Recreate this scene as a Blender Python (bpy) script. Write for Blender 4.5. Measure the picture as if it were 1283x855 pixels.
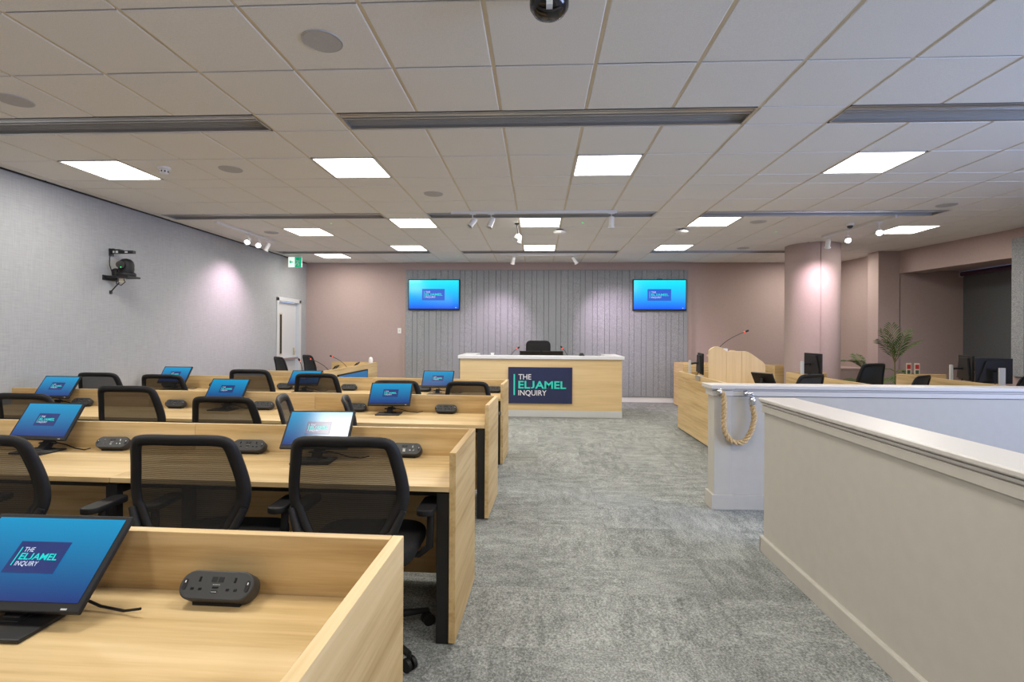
import bpy, bmesh, math, random
from math import sin, cos, pi, radians as R
from mathutils import Vector, Matrix, Euler
random.seed(7)
for o in list(bpy.data.objects): bpy.data.objects.remove(o, do_unlink=True)
SC = bpy.context.scene
COL = SC.collection

# ---------------------------------------------------------------- camera
CAMZ = 1.44
cd = bpy.data.cameras.new('camera'); cam = bpy.data.objects.new('camera', cd); COL.objects.link(cam)
cd.sensor_width = 36; cd.lens = 639.1/1283*36; cd.shift_y = -7.5/1283; cd.clip_start = .02
cam.matrix_world = Matrix.Translation((0, 0, CAMZ)) @ Matrix.Rotation(.0495, 4, 'Z') @ Matrix.Rotation(pi/2, 4, 'X') @ Matrix.Rotation(.0061, 4, 'Z')
SC.camera = cam
# ---------------------------------------------------------------- world, daylight, exposure
w = bpy.data.worlds.new('world'); SC.world = w; w.use_nodes = True
w.node_tree.nodes['Background'].inputs[0].default_value = (.42, .62, 1, 1)
w.node_tree.nodes['Background'].inputs[1].default_value = 2.0
SC.view_settings.view_transform = 'Standard'; SC.view_settings.look = 'None'
SC.view_settings.exposure = 0.31; SC.view_settings.gamma = 1
PANEL_W = 19.0          # watts of each ceiling panel
PANEL_C = (1, .94, .82)
DAY_W = 320.0
def area(name, loc, rot, sx, sy, watts, col, parent=None):
    l = bpy.data.lights.new(name, 'AREA'); l.shape = 'RECTANGLE'; l.size = sx; l.size_y = sy
    l.energy = watts; l.color = col
    o = bpy.data.objects.new(name, l); COL.objects.link(o); o.location = loc; o.rotation_euler = rot
    if parent: o.parent = parent
    return o
# daylight through the side window (window opening in the right wall, beside the camera)
area('daylight', (7.35, .6, 1.75), (0, R(90), 0), 1.6, 4.2, DAY_W, (.50, .62, 1))

# ---------------------------------------------------------------- materials
def mat(name, col=(.8, .8, .8), rough=.5, metal=0, spec=.5, emit=None, es=1.0, coat=0):
    m = bpy.data.materials.new(name); m.use_nodes = True
    b = m.node_tree.nodes['Principled BSDF']
    b.inputs['Base Color'].default_value = (*col, 1); b.inputs['Roughness'].default_value = rough
    b.inputs['Metallic'].default_value = metal; b.inputs['Specular IOR Level'].default_value = spec
    b.inputs['Coat Weight'].default_value = coat
    if emit: b.inputs['Emission Color'].default_value = (*emit, 1); b.inputs['Emission Strength'].default_value = es
    return m
class NT:
    def __init__(s, m): s.t = m.node_tree; s.b = s.t.nodes['Principled BSDF']
    def n(s, typ, **k):
        x = s.t.nodes.new(typ)
        for a, v in k.items():
            if a.startswith('_'): setattr(x, a[1:], v)
            else: x.inputs[a.replace('_', ' ')].default_value = v
        return x
    def l(s, a, b): s.t.links.new(a, b)
    def coord(s, scale=(1, 1, 1), rnd=0, out='Object'):
        tc = s.n('ShaderNodeTexCoord'); mp = s.n('ShaderNodeMapping'); mp.inputs['Scale'].default_value = scale
        s.l(tc.outputs[out], mp.inputs['Vector'])
        if rnd:
            oi = s.n('ShaderNodeObjectInfo'); mu = s.n('ShaderNodeVectorMath', _operation='SCALE'); mu.inputs[0].default_value = (rnd, rnd*.7, rnd*.4)
            s.l(oi.outputs['Random'], mu.inputs['Scale']); s.l(mu.outputs[0], mp.inputs['Location'])
        return mp.outputs[0]
    def ramp(s, src, stops):
        r = s.n('ShaderNodeValToRGB'); e = r.color_ramp.elements
        while len(e) < len(stops): e.new(.5)
        for q, (p, c) in zip(e, stops): q.position = p; q.color = (*c, 1)
        s.l(src, r.inputs[0]); return r.outputs[0]
    def bump(s, h, strength, dist=.01):
        b = s.n('ShaderNodeBump', Strength=strength, Distance=dist); s.l(h, b.inputs['Height']); s.l(b.outputs[0], s.b.inputs['Normal'])
def pale_ramp(m, t, b, n1, d):
    c = t.ramp(b.outputs[0], [(.33, (.60*d, .435*d, .225*d)), (.5, (.67*d, .50*d, .27*d)), (.67, (.72*d, .55*d, .31*d))])
    t.l(c, t.b.inputs['Base Color']); t.bump(n1.outputs[0], .03, .002); return m
def wood(name, axis, dark=1.0, rnd=9, pale=0):
    m = mat(name, rough=.42, spec=.35); t = NT(m)
    sc = [34, 34, 34]; sc[axis] = 1.6
    v = t.coord(tuple(sc), rnd); n1 = t.n('ShaderNodeTexNoise', Scale=1.0, Detail=5.0, Roughness=.6); t.l(v, n1.inputs[0])
    sc2 = [7, 7, 7]; sc2[axis] = .5
    v2 = t.coord(tuple(sc2), rnd); n2 = t.n('ShaderNodeTexNoise', Scale=1.0, Detail=2.0); t.l(v2, n2.inputs[0])
    a = t.n('ShaderNodeMath', _operation='MULTIPLY'); a.inputs[1].default_value = .5; t.l(n1.outputs[0], a.inputs[0])
    b = t.n('ShaderNodeMath', _operation='MULTIPLY_ADD'); b.inputs[1].default_value = .5; t.l(n2.outputs[0], b.inputs[0]); t.l(a.outputs[0], b.inputs[2])
    d = dark
    if pale: return pale_ramp(m, t, b, n1, d)
    c = t.ramp(b.outputs[0], [(.33, (.41*d, .262*d, .105*d)), (.5, (.59*d, .425*d, .21*d)), (.67, (.70*d, .53*d, .295*d))])
    t.l(c, t.b.inputs['Base Color']); t.bump(n1.outputs[0], .04, .002)
    return m
WOODX = wood('oak_grain_along', 0); WOODY = wood('oak_grain_deep', 1); WOODZ = wood('maple_upright_grain', 2, .97, pale=1)
WOODP = wood('pale_oak', 0, 1.02, pale=1)
EDGE = wood('oak_edge_band', 0, .9)
def fabricwall(name, c1, c2, sc=1):
    m = mat(name, rough=.95, spec=.1); t = NT(m)
    v = t.coord((1, 130*sc, 5)); n = t.n('ShaderNodeTexNoise', Scale=1.0, Detail=3.0); t.l(v, n.inputs[0])
    v2 = t.coord((1, 9, 140*sc)); n2 = t.n('ShaderNodeTexNoise', Scale=1.0, Detail=2.0); t.l(v2, n2.inputs[0])
    a = t.n('ShaderNodeMath', _operation='ADD'); t.l(n.outputs[0], a.inputs[0]); t.l(n2.outputs[0], a.inputs[1])
    h = t.n('ShaderNodeMath', _operation='MULTIPLY'); h.inputs[1].default_value = .5; t.l(a.outputs[0], h.inputs[0])
    c = t.ramp(h.outputs[0], [(.34, c1), (.66, c2)]); t.l(c, t.b.inputs['Base Color']); t.bump(h.outputs[0], .06, .002); return m
def noisy(name, c1, c2, scale, rough=.9, bump=0, rnd=0, spec=.3, lo=.35, hi=.65, detail=4.0):
    m = mat(name, rough=rough, spec=spec); t = NT(m); v = t.coord((scale,)*3, rnd)
    n = t.n('ShaderNodeTexNoise', Scale=1.0, Detail=detail); t.l(v, n.inputs[0])
    c = t.ramp(n.outputs[0], [(lo, c1), (hi, c2)]); t.l(c, t.b.inputs['Base Color'])
    if bump: t.bump(n.outputs[0], bump, .004)
    return m
WALLPAPER = fabricwall('grey_woven_wallcovering', (.315, .325, .34), (.385, .395, .41))
PINK = noisy('dusky_pink_paint', (.385, .297, .28), (.40, .31, .292), 30, .85)
FELT = noisy('grey_felt', (.19, .20, .215), (.34, .35, .37), 90, .97, .3, 5, .1)
FELTBACK = mat('dark_felt_backing', (.05, .055, .06), .95)
CREAM = noisy('cream_barrier_paint', (.445, .425, .385), (.46, .44, .40), 14, .6)
CAPW = mat('satin_white_capping', (.53, .51, .49), .38)
WHITE = mat('white_paint', (.72, .72, .72), .45); DOORW = mat('door_white', (.55, .56, .58), .5)
COUNTER = mat('white_counter', (.74, .75, .78), .3)
PLINTH = mat('grey_plinth', (.55, .57, .58), .5)
TILE = noisy('ceiling_tile_white', (.72, .715, .695), (.78, .775, .755), 160, .95, .08, 3, .1)
GRID = mat('cream_ceiling_grid', (.66, .59, .46), .5)
VOID = mat('ceiling_void', (.02, .02, .02), .9)
ALU = mat('brushed_aluminium', (.50, .50, .49), .35, .8); VENTG = mat('vent_mesh_grey', (.36, .355, .34), .6, .1)
BLK = mat('black_plastic', (.009, .009, .010), .55, spec=.35); BLKG = mat('black_gloss', (.008, .008, .009), .15)
BLKM = mat('black_metal', (.009, .009, .010), .5, 0); DKG = mat('charcoal_plastic', (.028, .029, .031), .5)
SEATF = noisy('black_seat_fabric', (.010, .010, .011), (.022, .022, .024), 200, .9)
CHROME = mat('chrome', (.7, .7, .7), .18, 1); LGREY = mat('light_grey_plastic', (.50, .52, .53), .45)
SPKG = noisy('speaker_grille', (.40, .40, .41), (.48, .48, .49), 300, .7)
NAVY = mat('navy_sign_panel', (.022, .030, .085), .25); SIGNW = mat('sign_white', (.75, .75, .78), .4); TEAL = mat('sign_teal', (.03, .62, .50), .4)
LITE = mat('diffuser_lit', (.9, .9, .9), .5, emit=(1, .97, .93), es=7.0)
LENS = mat('lamp_lens_lit', (.9, .9, .9), .3, emit=(1, .92, .96), es=9.0)
REDG = mat('red_ring_light', (.6, .02, .01), .4, emit=(1, .05, .02), es=1.2)
GREENL = mat('green_led', (.02, .4, .1), .4, emit=(.05, 1, .3), es=1.0)
EXITG = mat('exit_green', (.0, .30, .14), .4, emit=(.0, .42, .2), es=.6); EXITW = mat('exit_white', (.8, .8, .8), .4, emit=(.8, 1, .9), es=.6)
LGLASS = mat('door_vision_glass', (.02, .02, .02), .1); BRASS = mat('warm_frame', (.45, .40, .28), .4)
PURPLE = mat('plum_roller', (.07, .03, .06), .5); BLIND = noisy('grey_roller_blind', (.10, .105, .11), (.125, .13, .135), 120, .9)
CARPETW = mat('carpet_gap', (.2, .205, .2), 1)
def carpet():
    m = mat('grey_carpet', rough=1, spec=.05); t = NT(m)
    v = t.coord((1, 1, 1), 11); vs = t.coord((1, 2.4, 1), 11); n1 = t.n('ShaderNodeTexNoise', Scale=5.5, Detail=7.0, Roughness=.75); t.l(vs, n1.inputs[0])
    n2 = t.n('ShaderNodeTexNoise', Scale=95.0, Detail=3.0, Roughness=.8); t.l(v, n2.inputs[0])
    a = t.n('ShaderNodeMath', _operation='MULTIPLY'); a.inputs[1].default_value = .36; t.l(n1.outputs[0], a.inputs[0])
    b = t.n('ShaderNodeMath', _operation='MULTIPLY_ADD'); b.inputs[1].default_value = .64; t.l(n2.outputs[0], b.inputs[0]); t.l(a.outputs[0], b.inputs[2])
    oi = t.n('ShaderNodeObjectInfo'); mr = t.n('ShaderNodeMapRange'); mr.inputs['To Min'].default_value = -.015; mr.inputs['To Max'].default_value = .015; t.l(oi.outputs['Random'], mr.inputs[0])
    ad = t.n('ShaderNodeMath', _operation='ADD'); t.l(b.outputs[0], ad.inputs[0]); t.l(mr.outputs[0], ad.inputs[1])
    c = t.ramp(ad.outputs[0], [(.37, (.10, .107, .105)), (.5, (.235, .247, .242)), (.62, (.43, .445, .435))]); t.l(c, t.b.inputs['Base Color'])
    t.bump(n2.outputs[0], .6, .008); return m
CARPET = carpet()
def screen(name, top, bot, es, rough=.12):
    m = mat(name, (.01, .01, .012), rough, spec=.5); t = NT(m)
    tc = t.n('ShaderNodeTexCoord'); sx = t.n('ShaderNodeSeparateXYZ'); t.l(tc.outputs['Generated'], sx.inputs[0])
    mid = tuple((a+b)/2 for a, b in zip(top, bot))
    c = t.ramp(sx.outputs[2], [(0, bot), (.5, mid), (1, top)]); t.l(c, t.b.inputs['Emission Color']); t.b.inputs['Emission Strength'].default_value = es; return m
SCR_TV = screen('wall_screen_picture', (.0, .72, .85), (.0, .08, .75), 1.0)
SCR_D = screen('desk_screen_picture', (.0, .32, .62), (.004, .03, .20), .75, .16)
SCR_B = screen('panel_screen_picture', (.0, .15, .38), (.0, .09, .25), .7)
E_NAVY = mat('lit_navy', (.01, .01, .02), .2, emit=(.012, .028, .14), es=.9)
E_NAVYT = mat('lit_navy_bright', (.01, .01, .02), .2, emit=(.01, .08, .50), es=1)
E_W = mat('lit_white', (.1, .1, .1), .3, emit=(.6, .7, .9), es=.8); E_T = mat('lit_teal', (.0, .1, .1), .3, emit=(.0, .6, .55), es=.85)
def meshfab():
    m = mat('black_mesh_fabric', (.011, .010, .009), .85); t = NT(m)
    v = t.coord((1, 1, 1)); wv = t.n('ShaderNodeTexWave', _bands_direction='Z', Scale=55.0, Distortion=1.5); wv.inputs['Detail'].default_value = 1; t.l(v, wv.inputs[0])
    mr = t.n('ShaderNodeMapRange'); mr.inputs['To Min'].default_value = .74; mr.inputs['To Max'].default_value = .92; t.l(wv.outputs[1], mr.inputs[0])
    tr = t.n('ShaderNodeBsdfTransparent'); mx = t.n('ShaderNodeMixShader'); t.l(mr.outputs[0], mx.inputs[0]); t.l(tr.outputs[0], mx.inputs[1]); t.l(t.b.outputs[0], mx.inputs[2])
    t.l(mx.outputs[0], t.t.nodes['Material Output'].inputs[0]); return m
MESHF = meshfab()
ROPE = noisy('natural_rope', (.42, .29, .14), (.66, .50, .29), 120, .9, .4)
LEAF = noisy('palm_green', (.03, .075, .012), (.09, .15, .03), 14, .5); STEM = mat('palm_stem', (.14, .12, .04), .6); POT = mat('pot_grey', (.10, .10, .10), .6); SOIL = mat('soil', (.03, .02, .015), .95)
CARDM = mat('card_cream', (.60, .55, .42), .6); CARDR = mat('card_red', (.45, .03, .03), .5); CARDG = mat('card_dark_green', (.05, .09, .05), .5)

# ---------------------------------------------------------------- mesh builder
class MB:
    def __init__(s): s.v = []; s.f = []; s.m = []; s.sm = []
    def add(s, vs, fs, mi=0, smooth=False, M=None):
        b = len(s.v)
        for p in vs: s.v.append(tuple(M @ Vector(p)) if M is not None else tuple(p))
        for f in fs: s.f.append([b+i for i in f]); s.m.append(mi); s.sm.append(smooth)
        return s
    def box(s, x0, y0, z0, x1, y1, z1, mi=0, M=None):
        x0, x1 = sorted((x0, x1)); y0, y1 = sorted((y0, y1)); z0, z1 = sorted((z0, z1))
        v = [(x0, y0, z0), (x1, y0, z0), (x1, y1, z0), (x0, y1, z0), (x0, y0, z1), (x1, y0, z1), (x1, y1, z1), (x0, y1, z1)]
        return s.add(v, [(3, 2, 1, 0), (4, 5, 6, 7), (0, 1, 5, 4), (1, 2, 6, 5), (2, 3, 7, 6), (3, 0, 4, 7)], mi, False, M)
    def prism(s, poly, a, b, plane='xy', mi=0, M=None, smooth=False):
        def P(u, v, w): return {'xy': (u, v, w), 'xz': (u, w, v), 'yz': (w, u, v)}[plane]
        n = len(poly); v = [P(u, v_, a) for u, v_ in poly]+[P(u, v_, b) for u, v_ in poly]
        s.add(v, [tuple(range(n))[::-1], tuple(range(n, 2*n))], mi, False, M)
        bb = len(s.v)-2*n
        for i in range(n): s.f.append([bb+i, bb+(i+1) % n, bb+n+(i+1) % n, bb+n+i]); s.m.append(mi); s.sm.append(smooth)
        return s
    def tube(s, pts, r, n=8, mi=0, cap=True, closed=False):
        pts = [Vector(p) for p in pts]; N = len(pts); rings = []; up = None
        for i, p in enumerate(pts):
            if closed: d = pts[(i+1) % N]-pts[i-1]
            else: d = pts[min(i+1, N-1)]-pts[max(i-1, 0)]
            d.normalize()
            if up is None: up = Vector((0, 0, 1)) if abs(d.z) < .9 else Vector((1, 0, 0))
            a = d.cross(up); a.normalize(); up = a.cross(d); up.normalize()
            rr = r[i] if isinstance(r, (list, tuple)) else r
            rings.append([p+(a*cos(2*pi*k/n)+up*sin(2*pi*k/n))*rr for k in range(n)])
        v = [q for ring in rings for q in ring]; f = []
        for i in range(N if closed else N-1):
            j = (i+1) % N
            for k in range(n): f.append((i*n+k, i*n+(k+1) % n, j*n+(k+1) % n, j*n+k))
        s.add(v, f, mi, True)
        if cap and not closed: s.add(rings[0], [tuple(range(n))[::-1]], mi); s.add(rings[-1], [tuple(range(n))], mi)
        return s
    def lathe(s, prof, n=20, mi=0, M=None, smooth=True):
        v = [(r*cos(2*pi*k/n), r*sin(2*pi*k/n), z) for r, z in prof for k in range(n)]; f = []
        for i in range(len(prof)-1):
            for k in range(n): f.append((i*n+k, i*n+(k+1) % n, (i+1)*n+(k+1) % n, (i+1)*n+k))
        s.add(v, f, mi, smooth, M)
        if prof[0][0] > 1e-5: s.add([v[k] for k in range(n)], [tuple(range(n))[::-1]], mi, False, M)
        if prof[-1][0] > 1e-5: s.add([v[(len(prof)-1)*n+k] for k in range(n)], [tuple(range(n))], mi, False, M)
        return s
    def build(s, name, mats, parent=None, loc=(0, 0, 0), rz=0, bevel=0, seg=2, rot=None):
        me = bpy.data.meshes.new(name); me.from_pydata(s.v, [], s.f); me.validate()
        for m in (mats if isinstance(mats, (list, tuple)) else [mats]): me.materials.append(m)
        if len(me.polygons) == len(s.m):
            me.polygons.foreach_set('material_index', s.m); me.polygons.foreach_set('use_smooth', s.sm)
        bm = bmesh.new(); bm.from_mesh(me); bmesh.ops.remove_doubles(bm, verts=bm.verts, dist=1e-5) if bevel else None
        bmesh.ops.recalc_face_normals(bm, faces=bm.faces); bm.to_mesh(me); bm.free()
        o = bpy.data.objects.new(name, me); COL.objects.link(o); o.location = loc
        o.rotation_euler = rot if rot else (0, 0, rz)
        if parent: o.parent = parent
        if bevel:
            b = o.modifiers.new('b', 'BEVEL'); b.width = bevel; b.segments = seg; b.limit_method = 'ANGLE'
        return o
def empty(name, loc=(0, 0, 0), rz=0, rot=None):
    o = bpy.data.objects.new(name, None); COL.objects.link(o); o.location = loc; o.rotation_euler = rot if rot else (0, 0, rz); o.empty_display_size = .1; return o
def tag(o, label, cat, group=None):
    o['label'] = label; o['category'] = cat
    if group: o['group'] = group
    return o
def struct(o): o['kind'] = 'structure'; return o
def copy_tree(o, parent=None):
    c = o.copy(); COL.objects.link(c)
    if parent: c.parent = parent
    for ch in [x for x in bpy.data.objects if x.parent == o]: copy_tree(ch, c)
    return c
def kids_copy(root):
    # children table is scanned once per prototype
    def rec(o, p):
        c = o.copy(); COL.objects.link(c)
        if p: c.parent = p
        for ch in KIDS.get(o.name, []): rec(ch, c)
        return c
    KIDS = {}
    for x in list(COL.objects):
        if x.parent: KIDS.setdefault(x.parent.name, []).append(x)
    return rec(root, None)
def rrect(w, h, r, n=5, cx=0, cy=0):
    pts = []
    for (sx, sy, a0) in ((1, 1, 0), (-1, 1, 90), (-1, -1, 180), (1, -1, 270)):
        for k in range(n+1):
            a = R(a0+90*k/n); pts.append((cx+sx*(w/2-r)+r*cos(a), cy+sy*(h/2-r)+r*sin(a)))
    return pts

# ---------------------------------------------------------------- setting
H = CAMZ+1.5886                        # ceiling face 3.029
T = .893
def RY(r): return (r+4.0152)*.6
def CX(k): return (k-1.4486)*.6
XL, XR, YB, YF = -5.185, 6.95, 11.21, -3.6
# floor with carpet tiles
fl = struct(MB().box(XL-.1, YF-.1, -.12, 8.2, YB+.1, -.012).build('floor', CARPETW))
proto = None; rest = MB()
for i in range(-12, 18):
    for j in range(-8, 24):
        x, y = .016+.5*i, .35+.5*j
        if x+.5 <= XL or x >= 8 or y+.5 <= YF or y >= YB: continue
        x0, x1, y0, y1 = max(x, XL)+.0002, min(x+.5, 8)-.0002, max(y, YF)+.0002, min(y+.5, YB)-.0002
        full = x1-x0 > .495 and y1-y0 > .495
        vis = (-.6 < x < 2.6 and 1.2 < y < 10.8 and x < .3+.36*y+.4) and full
        if vis:
            if proto is None:
                b = MB(); h_ = .2498; e = .0012
                v = [(-h_, -h_, -.012), (h_, -h_, -.012), (h_, h_, -.012), (-h_, h_, -.012), (-h_, -h_, -.0012), (h_, -h_, -.0012), (h_, h_, -.0012), (-h_, h_, -.0012), (-h_+e, -h_+e, 0), (h_-e, -h_+e, 0), (h_-e, h_-e, 0), (-h_+e, h_-e, 0)]
                b.add(v, [(3, 2, 1, 0), (0, 1, 5, 4), (1, 2, 6, 5), (2, 3, 7, 6), (3, 0, 4, 7), (4, 5, 9, 8), (5, 6, 10, 9), (6, 7, 11, 10), (7, 4, 8, 11), (8, 9, 10, 11)])
                proto = b.build('carpet_tile', CARPET, fl); t_ = proto
            else:
                t_ = proto.copy(); COL.objects.link(t_); t_.parent = fl
            t_.location = (x+.25, y+.25, 0); t_.rotation_euler = (0, 0, random.choice((0, pi/2, pi, -pi/2)))
        else: rest.box(x0, y0, -.012, x1, y1, 0)
o = rest.build('carpet_tile', CARPET, fl); o['kind'] = 'stuff'
# ceiling slab
ce = struct(MB().box(XL-.1, YF-.1, H+.16, 8.2, YB+.1, H+.3).build('ceiling', VOID))
rows = [-4.5, -4, -3, ('v', -2.5), -1.5, -.5, 0, 1, 2, ('v', 2.5), 3.5, 4.5, 5, 6, 7, ('v', 7.5), 8.5, 9.5, 10, 11, 12, ('v', 12.5), 13.5, 14.67]
val = lambda q: q[1] if isinstance(q, tuple) else q
bands = []
for a, b in zip(rows[:-1], rows[1:]): bands.append((val(a), val(b), isinstance(b, tuple)))
bands.insert(0, (-10, -9, False));
for q in range(-9, -5): bands.append((q, q+1, False))
bands.append((-5, -4.5, False))
LK = {3.5: (-6, -2, 2, 6), -1.5: (-6, -2, 2, 6), 7.5: (-2, 1, 5), 8.5: (-5, 10), 11: (-3, 1, 5), 12.5: (-6, 10), -6: (-6, -2, 2, 6)}
cols = [-7.19]+list(range(-7, 15))
tiles = []; lights = []
for a, b, vent in bands:
    y0, y1 = max(RY(a), YF), RY(b)
    if y1 <= YF+.02: continue
    for k0, k1 in zip(cols[:-1], cols[1:]):
        x0, x1 = max(CX(k0), XL), min(CX(k1), 8.1)
        if x1-x0 < .02: continue
        if not vent and a in LK and k0 in LK[a]: lights.append((x0, y0, x1, y1)); continue
        if vent and (-7 <= k0 <= -3 or -1 <= k0 <= 3 or 5 <= k0 <= 9): continue
        tiles.append((x0, y0, x1, y1))
def vis_area(t):
    xc, yc = (t[0]+t[2])/2, (t[1]+t[3])/2
    if yc < 2.3 or abs(xc)/yc > 1.12: return 0
    return (t[2]-t[0])*(t[3]-t[1])/yc**3
tiles.sort(key=vis_area, reverse=True)
cache = {}; rest = MB(); g = .011
for n_, t in enumerate(tiles):
    sx, sy = round(t[2]-t[0]-2*g, 4), round(t[3]-t[1]-2*.007, 4)
    if n_ < 300 and vis_area(t) > 0:
        if (sx, sy) not in cache:
            e = .004; X, Y_ = sx/2, sy/2
            v = [(-X, -Y_, .02), (X, -Y_, .02), (X, Y_, .02), (-X, Y_, .02), (-X, -Y_, e), (X, -Y_, e), (X, Y_, e), (-X, Y_, e), (-X+e, -Y_+e, 0), (X-e, -Y_+e, 0), (X-e, Y_-e, 0), (-X+e, Y_-e, 0)]
            b = MB().add(v, [(0, 1, 2, 3), (0, 4, 5, 1), (1, 5, 6, 2), (2, 6, 7, 3), (3, 7, 4, 0), (4, 8, 9, 5), (5, 9, 10, 6), (6, 10, 11, 7), (7, 11, 8, 4), (8, 11, 10, 9)])
            q = b.build('ceiling_tile', TILE, ce); cache[(sx, sy)] = q
        else: q = cache[(sx, sy)].copy(); COL.objects.link(q); q.parent = ce
        q.location = ((t[0]+t[2])/2, (t[1]+t[3])/2, H+random.uniform(-.0008, .0008))
        q.rotation_euler = (random.uniform(-.0015, .0015), random.uniform(-.0015, .0015), 0)
    else: rest.box(t[0]+g, t[1]+.007, H, t[2]-g, t[3]-.007, H+.02)
o = rest.build('ceiling_tile', TILE, ce); o['kind'] = 'stuff'
gb = MB()
for k in cols[1:]:
    x = CX(k)
    if x < 8:
        for (a, b) in ((-10, -3), (-2.5, 2), (2.5, 7), (7.5, 12), (12.5, 14.67)): gb.box(x-.012, max(RY(a), YF), H+.006, x+.012, RY(b), H+.03)
for a, b, vent in bands:
    for e_ in (a, b):
        y = RY(e_)
        if YF < y < YB: gb.box(XL, y-.009, H+.0075, 8.1, y+.009, H+.03)
for k in (-2, -1, 4, 5, 10, 11):
    for e_ in (-3, 2, 7, 12): gb.box(CX(k)-.012, RY(e_), H+.007, CX(k)+.012, RY(e_+.5), H+.03)
o = gb.build('suspension_grid', GRID, ce); o['kind'] = 'stuff'
# walls
wl = struct(MB().box(XL-.12, YF, 0, XL, 9.90, H+.16).box(XL-.12, 10.93, 0, XL, YB+.12, H+.16).box(XL-.12, 9.90, 2.17, XL, 10.93, H+.16).build('wall_left', WALLPAPER))
struct(MB().box(XL, 0, H-.014, XL+.016, YB, H+.01).build('trim_1', BLKM))
wb = struct(MB().box(XL-.1, YB, 0, 8.2, YB+.12, H+.16).build('wall_back', PINK))
cp = struct(MB().box(-2.985, YB-.05, 0, 3.32, YB, H).build('trim_2', PINK))
struct(MB().box(XL, YB-.016, 0, -2.985, YB, .11).box(3.32, YB-.016, 0, 6.3, YB, .11).box(-2.985, YB-.066, 0, 3.32, YB-.05, .115).build('baseboard_back', WHITE, bevel=.004))
struct(MB().box(XL, YF, 0, XL+.016, 9.85, .11).build('baseboard_left', WHITE, bevel=.004))
struct(MB().box(XL-.1, YF-.12, 0, 8.2, YF, H+.16).build('wall_front', PINK))
wr = MB().box(XR, YF, 0, XR+.12, -1.6, H+.16).box(XR, 2.8, 0, XR+.12, 7.83, H+.16).box(XR, -1.6, 0, XR+.12, 2.8, .9).box(XR, -1.6, 2.6, XR+.12, 2.8, H+.16)
wr.prism([(6.95, 7.6), (7.1, 7.6), (7.1, 9.72), (6.65, 9.72)], 2.615, H+.16)          # bulkhead over the alcove
wr.prism([(6.65, 9.72), (8.1, 9.72), (8.1, 9.85), (6.65, 9.85)], 0, 3.0)            # alcove end wall
wr.box(XR+.12, 7.71, 0, 8.1, 7.83, 3.0)                                             # alcove return
wr.box(7.1, 7.83, 2.66, 8.1, 9.72, 2.8)                                             # alcove soffit
wr.box(7.80, 7.83, 0, 7.92, 9.72, .9)
wr.prism([(6.27, 9.72), (6.66, 9.72), (6.66, 10.02), (6.27, 10.02)], 0, H+.16)      # pier
wr.prism([(6.40, 11.21), (6.49, 10.02), (6.66, 10.02), (6.66, 11.21)], 0, H+.16)
struct(wr.build('wall_right', PINK))
struct(MB().box(5.90, 10.35, 0, 6.45, 11.2, .80).box(5.89, 10.34, .80, 6.46, 11.2, .83).build('trim_3', PINK, bevel=.004))
# side window off to the right of the camera, and the alcove window behind its blind
wf = struct(MB().box(XR+.03, -1.6, .9, XR+.09, 2.8, .95).box(XR+.03, -1.6, 2.55, XR+.09, 2.8, 2.6).box(XR+.03, -1.6, .95, XR+.09, -1.55, 2.55).box(XR+.03, 2.75, .95, XR+.09, 2.8, 2.55).box(XR+.03, .57, .95, XR+.09, .63, 2.55).build('window_1', WHITE))
wf2 = struct(MB().box(7.82, 7.83, .9, 7.9, 9.72, .96).box(7.82, 7.83, 2.6, 7.9, 9.72, 2.66).box(7.82, 7.83, .96, 7.9, 7.9, 2.6).box(7.82, 9.65, .96, 7.9, 9.72, 2.6).build('window_2', WHITE))
o = empty('roller_blind', (7.74, 8.775, 2.60)); tag(o, 'grey roller blind with plum roller pulled down in the right-hand alcove', 'blind')
MB().tube([(0, -.93, 0), (0, .93, 0)], .042, 14).build('roller', PURPLE, o)
MB().box(.03, -.942, -1.75, .034, .942, 0).build('blind_fabric', BLIND, o); MB().box(.022, -.92, -1.78, .042, .92, -1.75).build('bottom_bar', ALU, o)
MB().box(-.05, .93, -.05, .06, .945, .06).build('bracket', LGREY, o); MB().box(-.05, -.945, -.05, .06, -.93, .06).build('bracket', LGREY, o)
# column
struct(MB().lathe([(.425, 0), (.425, H+.02)], 64, 0, Matrix.Translation((4.78, 9.14, 0))).lathe([(.445, 0), (.445, .10), (.425, .11)], 64, 1, Matrix.Translation((4.78, 9.14, 0))).box(4.7, 8.71, 0, 4.708, 8.722, H).build('column', [PINK, WHITE]))
# door in left wall
dr = struct(MB().box(XL-.09, 10.0, 0, XL-.05, 10.83, 2.09).build('door_1', DOORW, bevel=.002))
def part(mb, name, m, p, **k): return mb.build(name, m, p, **k)
part(MB().box(XL-.10, 9.90, 0, XL+.02, 9.98, 2.17).box(XL-.10, 10.85, 0, XL+.02, 10.93, 2.17).box(XL-.10, 9.90, 2.10, XL+.02, 10.93, 2.18), 'door_frame', DOORW, dr, bevel=.004)
part(MB().box(XL-.052, 10.10, 1.0, XL-.042, 10.22, 1.86), 'vision_panel', BRASS, dr)
part(MB().box(XL-.046, 10.125, 1.03, XL-.038, 10.195, 1.83), 'pane', LGLASS, dr)
part(MB().box(XL-.05, 10.70, .98, XL-.035, 10.76, 1.14).tube([(XL-.04, 10.73, 1.06), (XL+.01, 10.73, 1.06), (XL+.01, 10.62, 1.06)], .01), 'door_handle', BRASS, dr)
part(MB().box(XL-.05, 10.05, .9, XL+.03, 10.78, .94), 'push_bar', CHROME, dr, bevel=.006)

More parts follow.
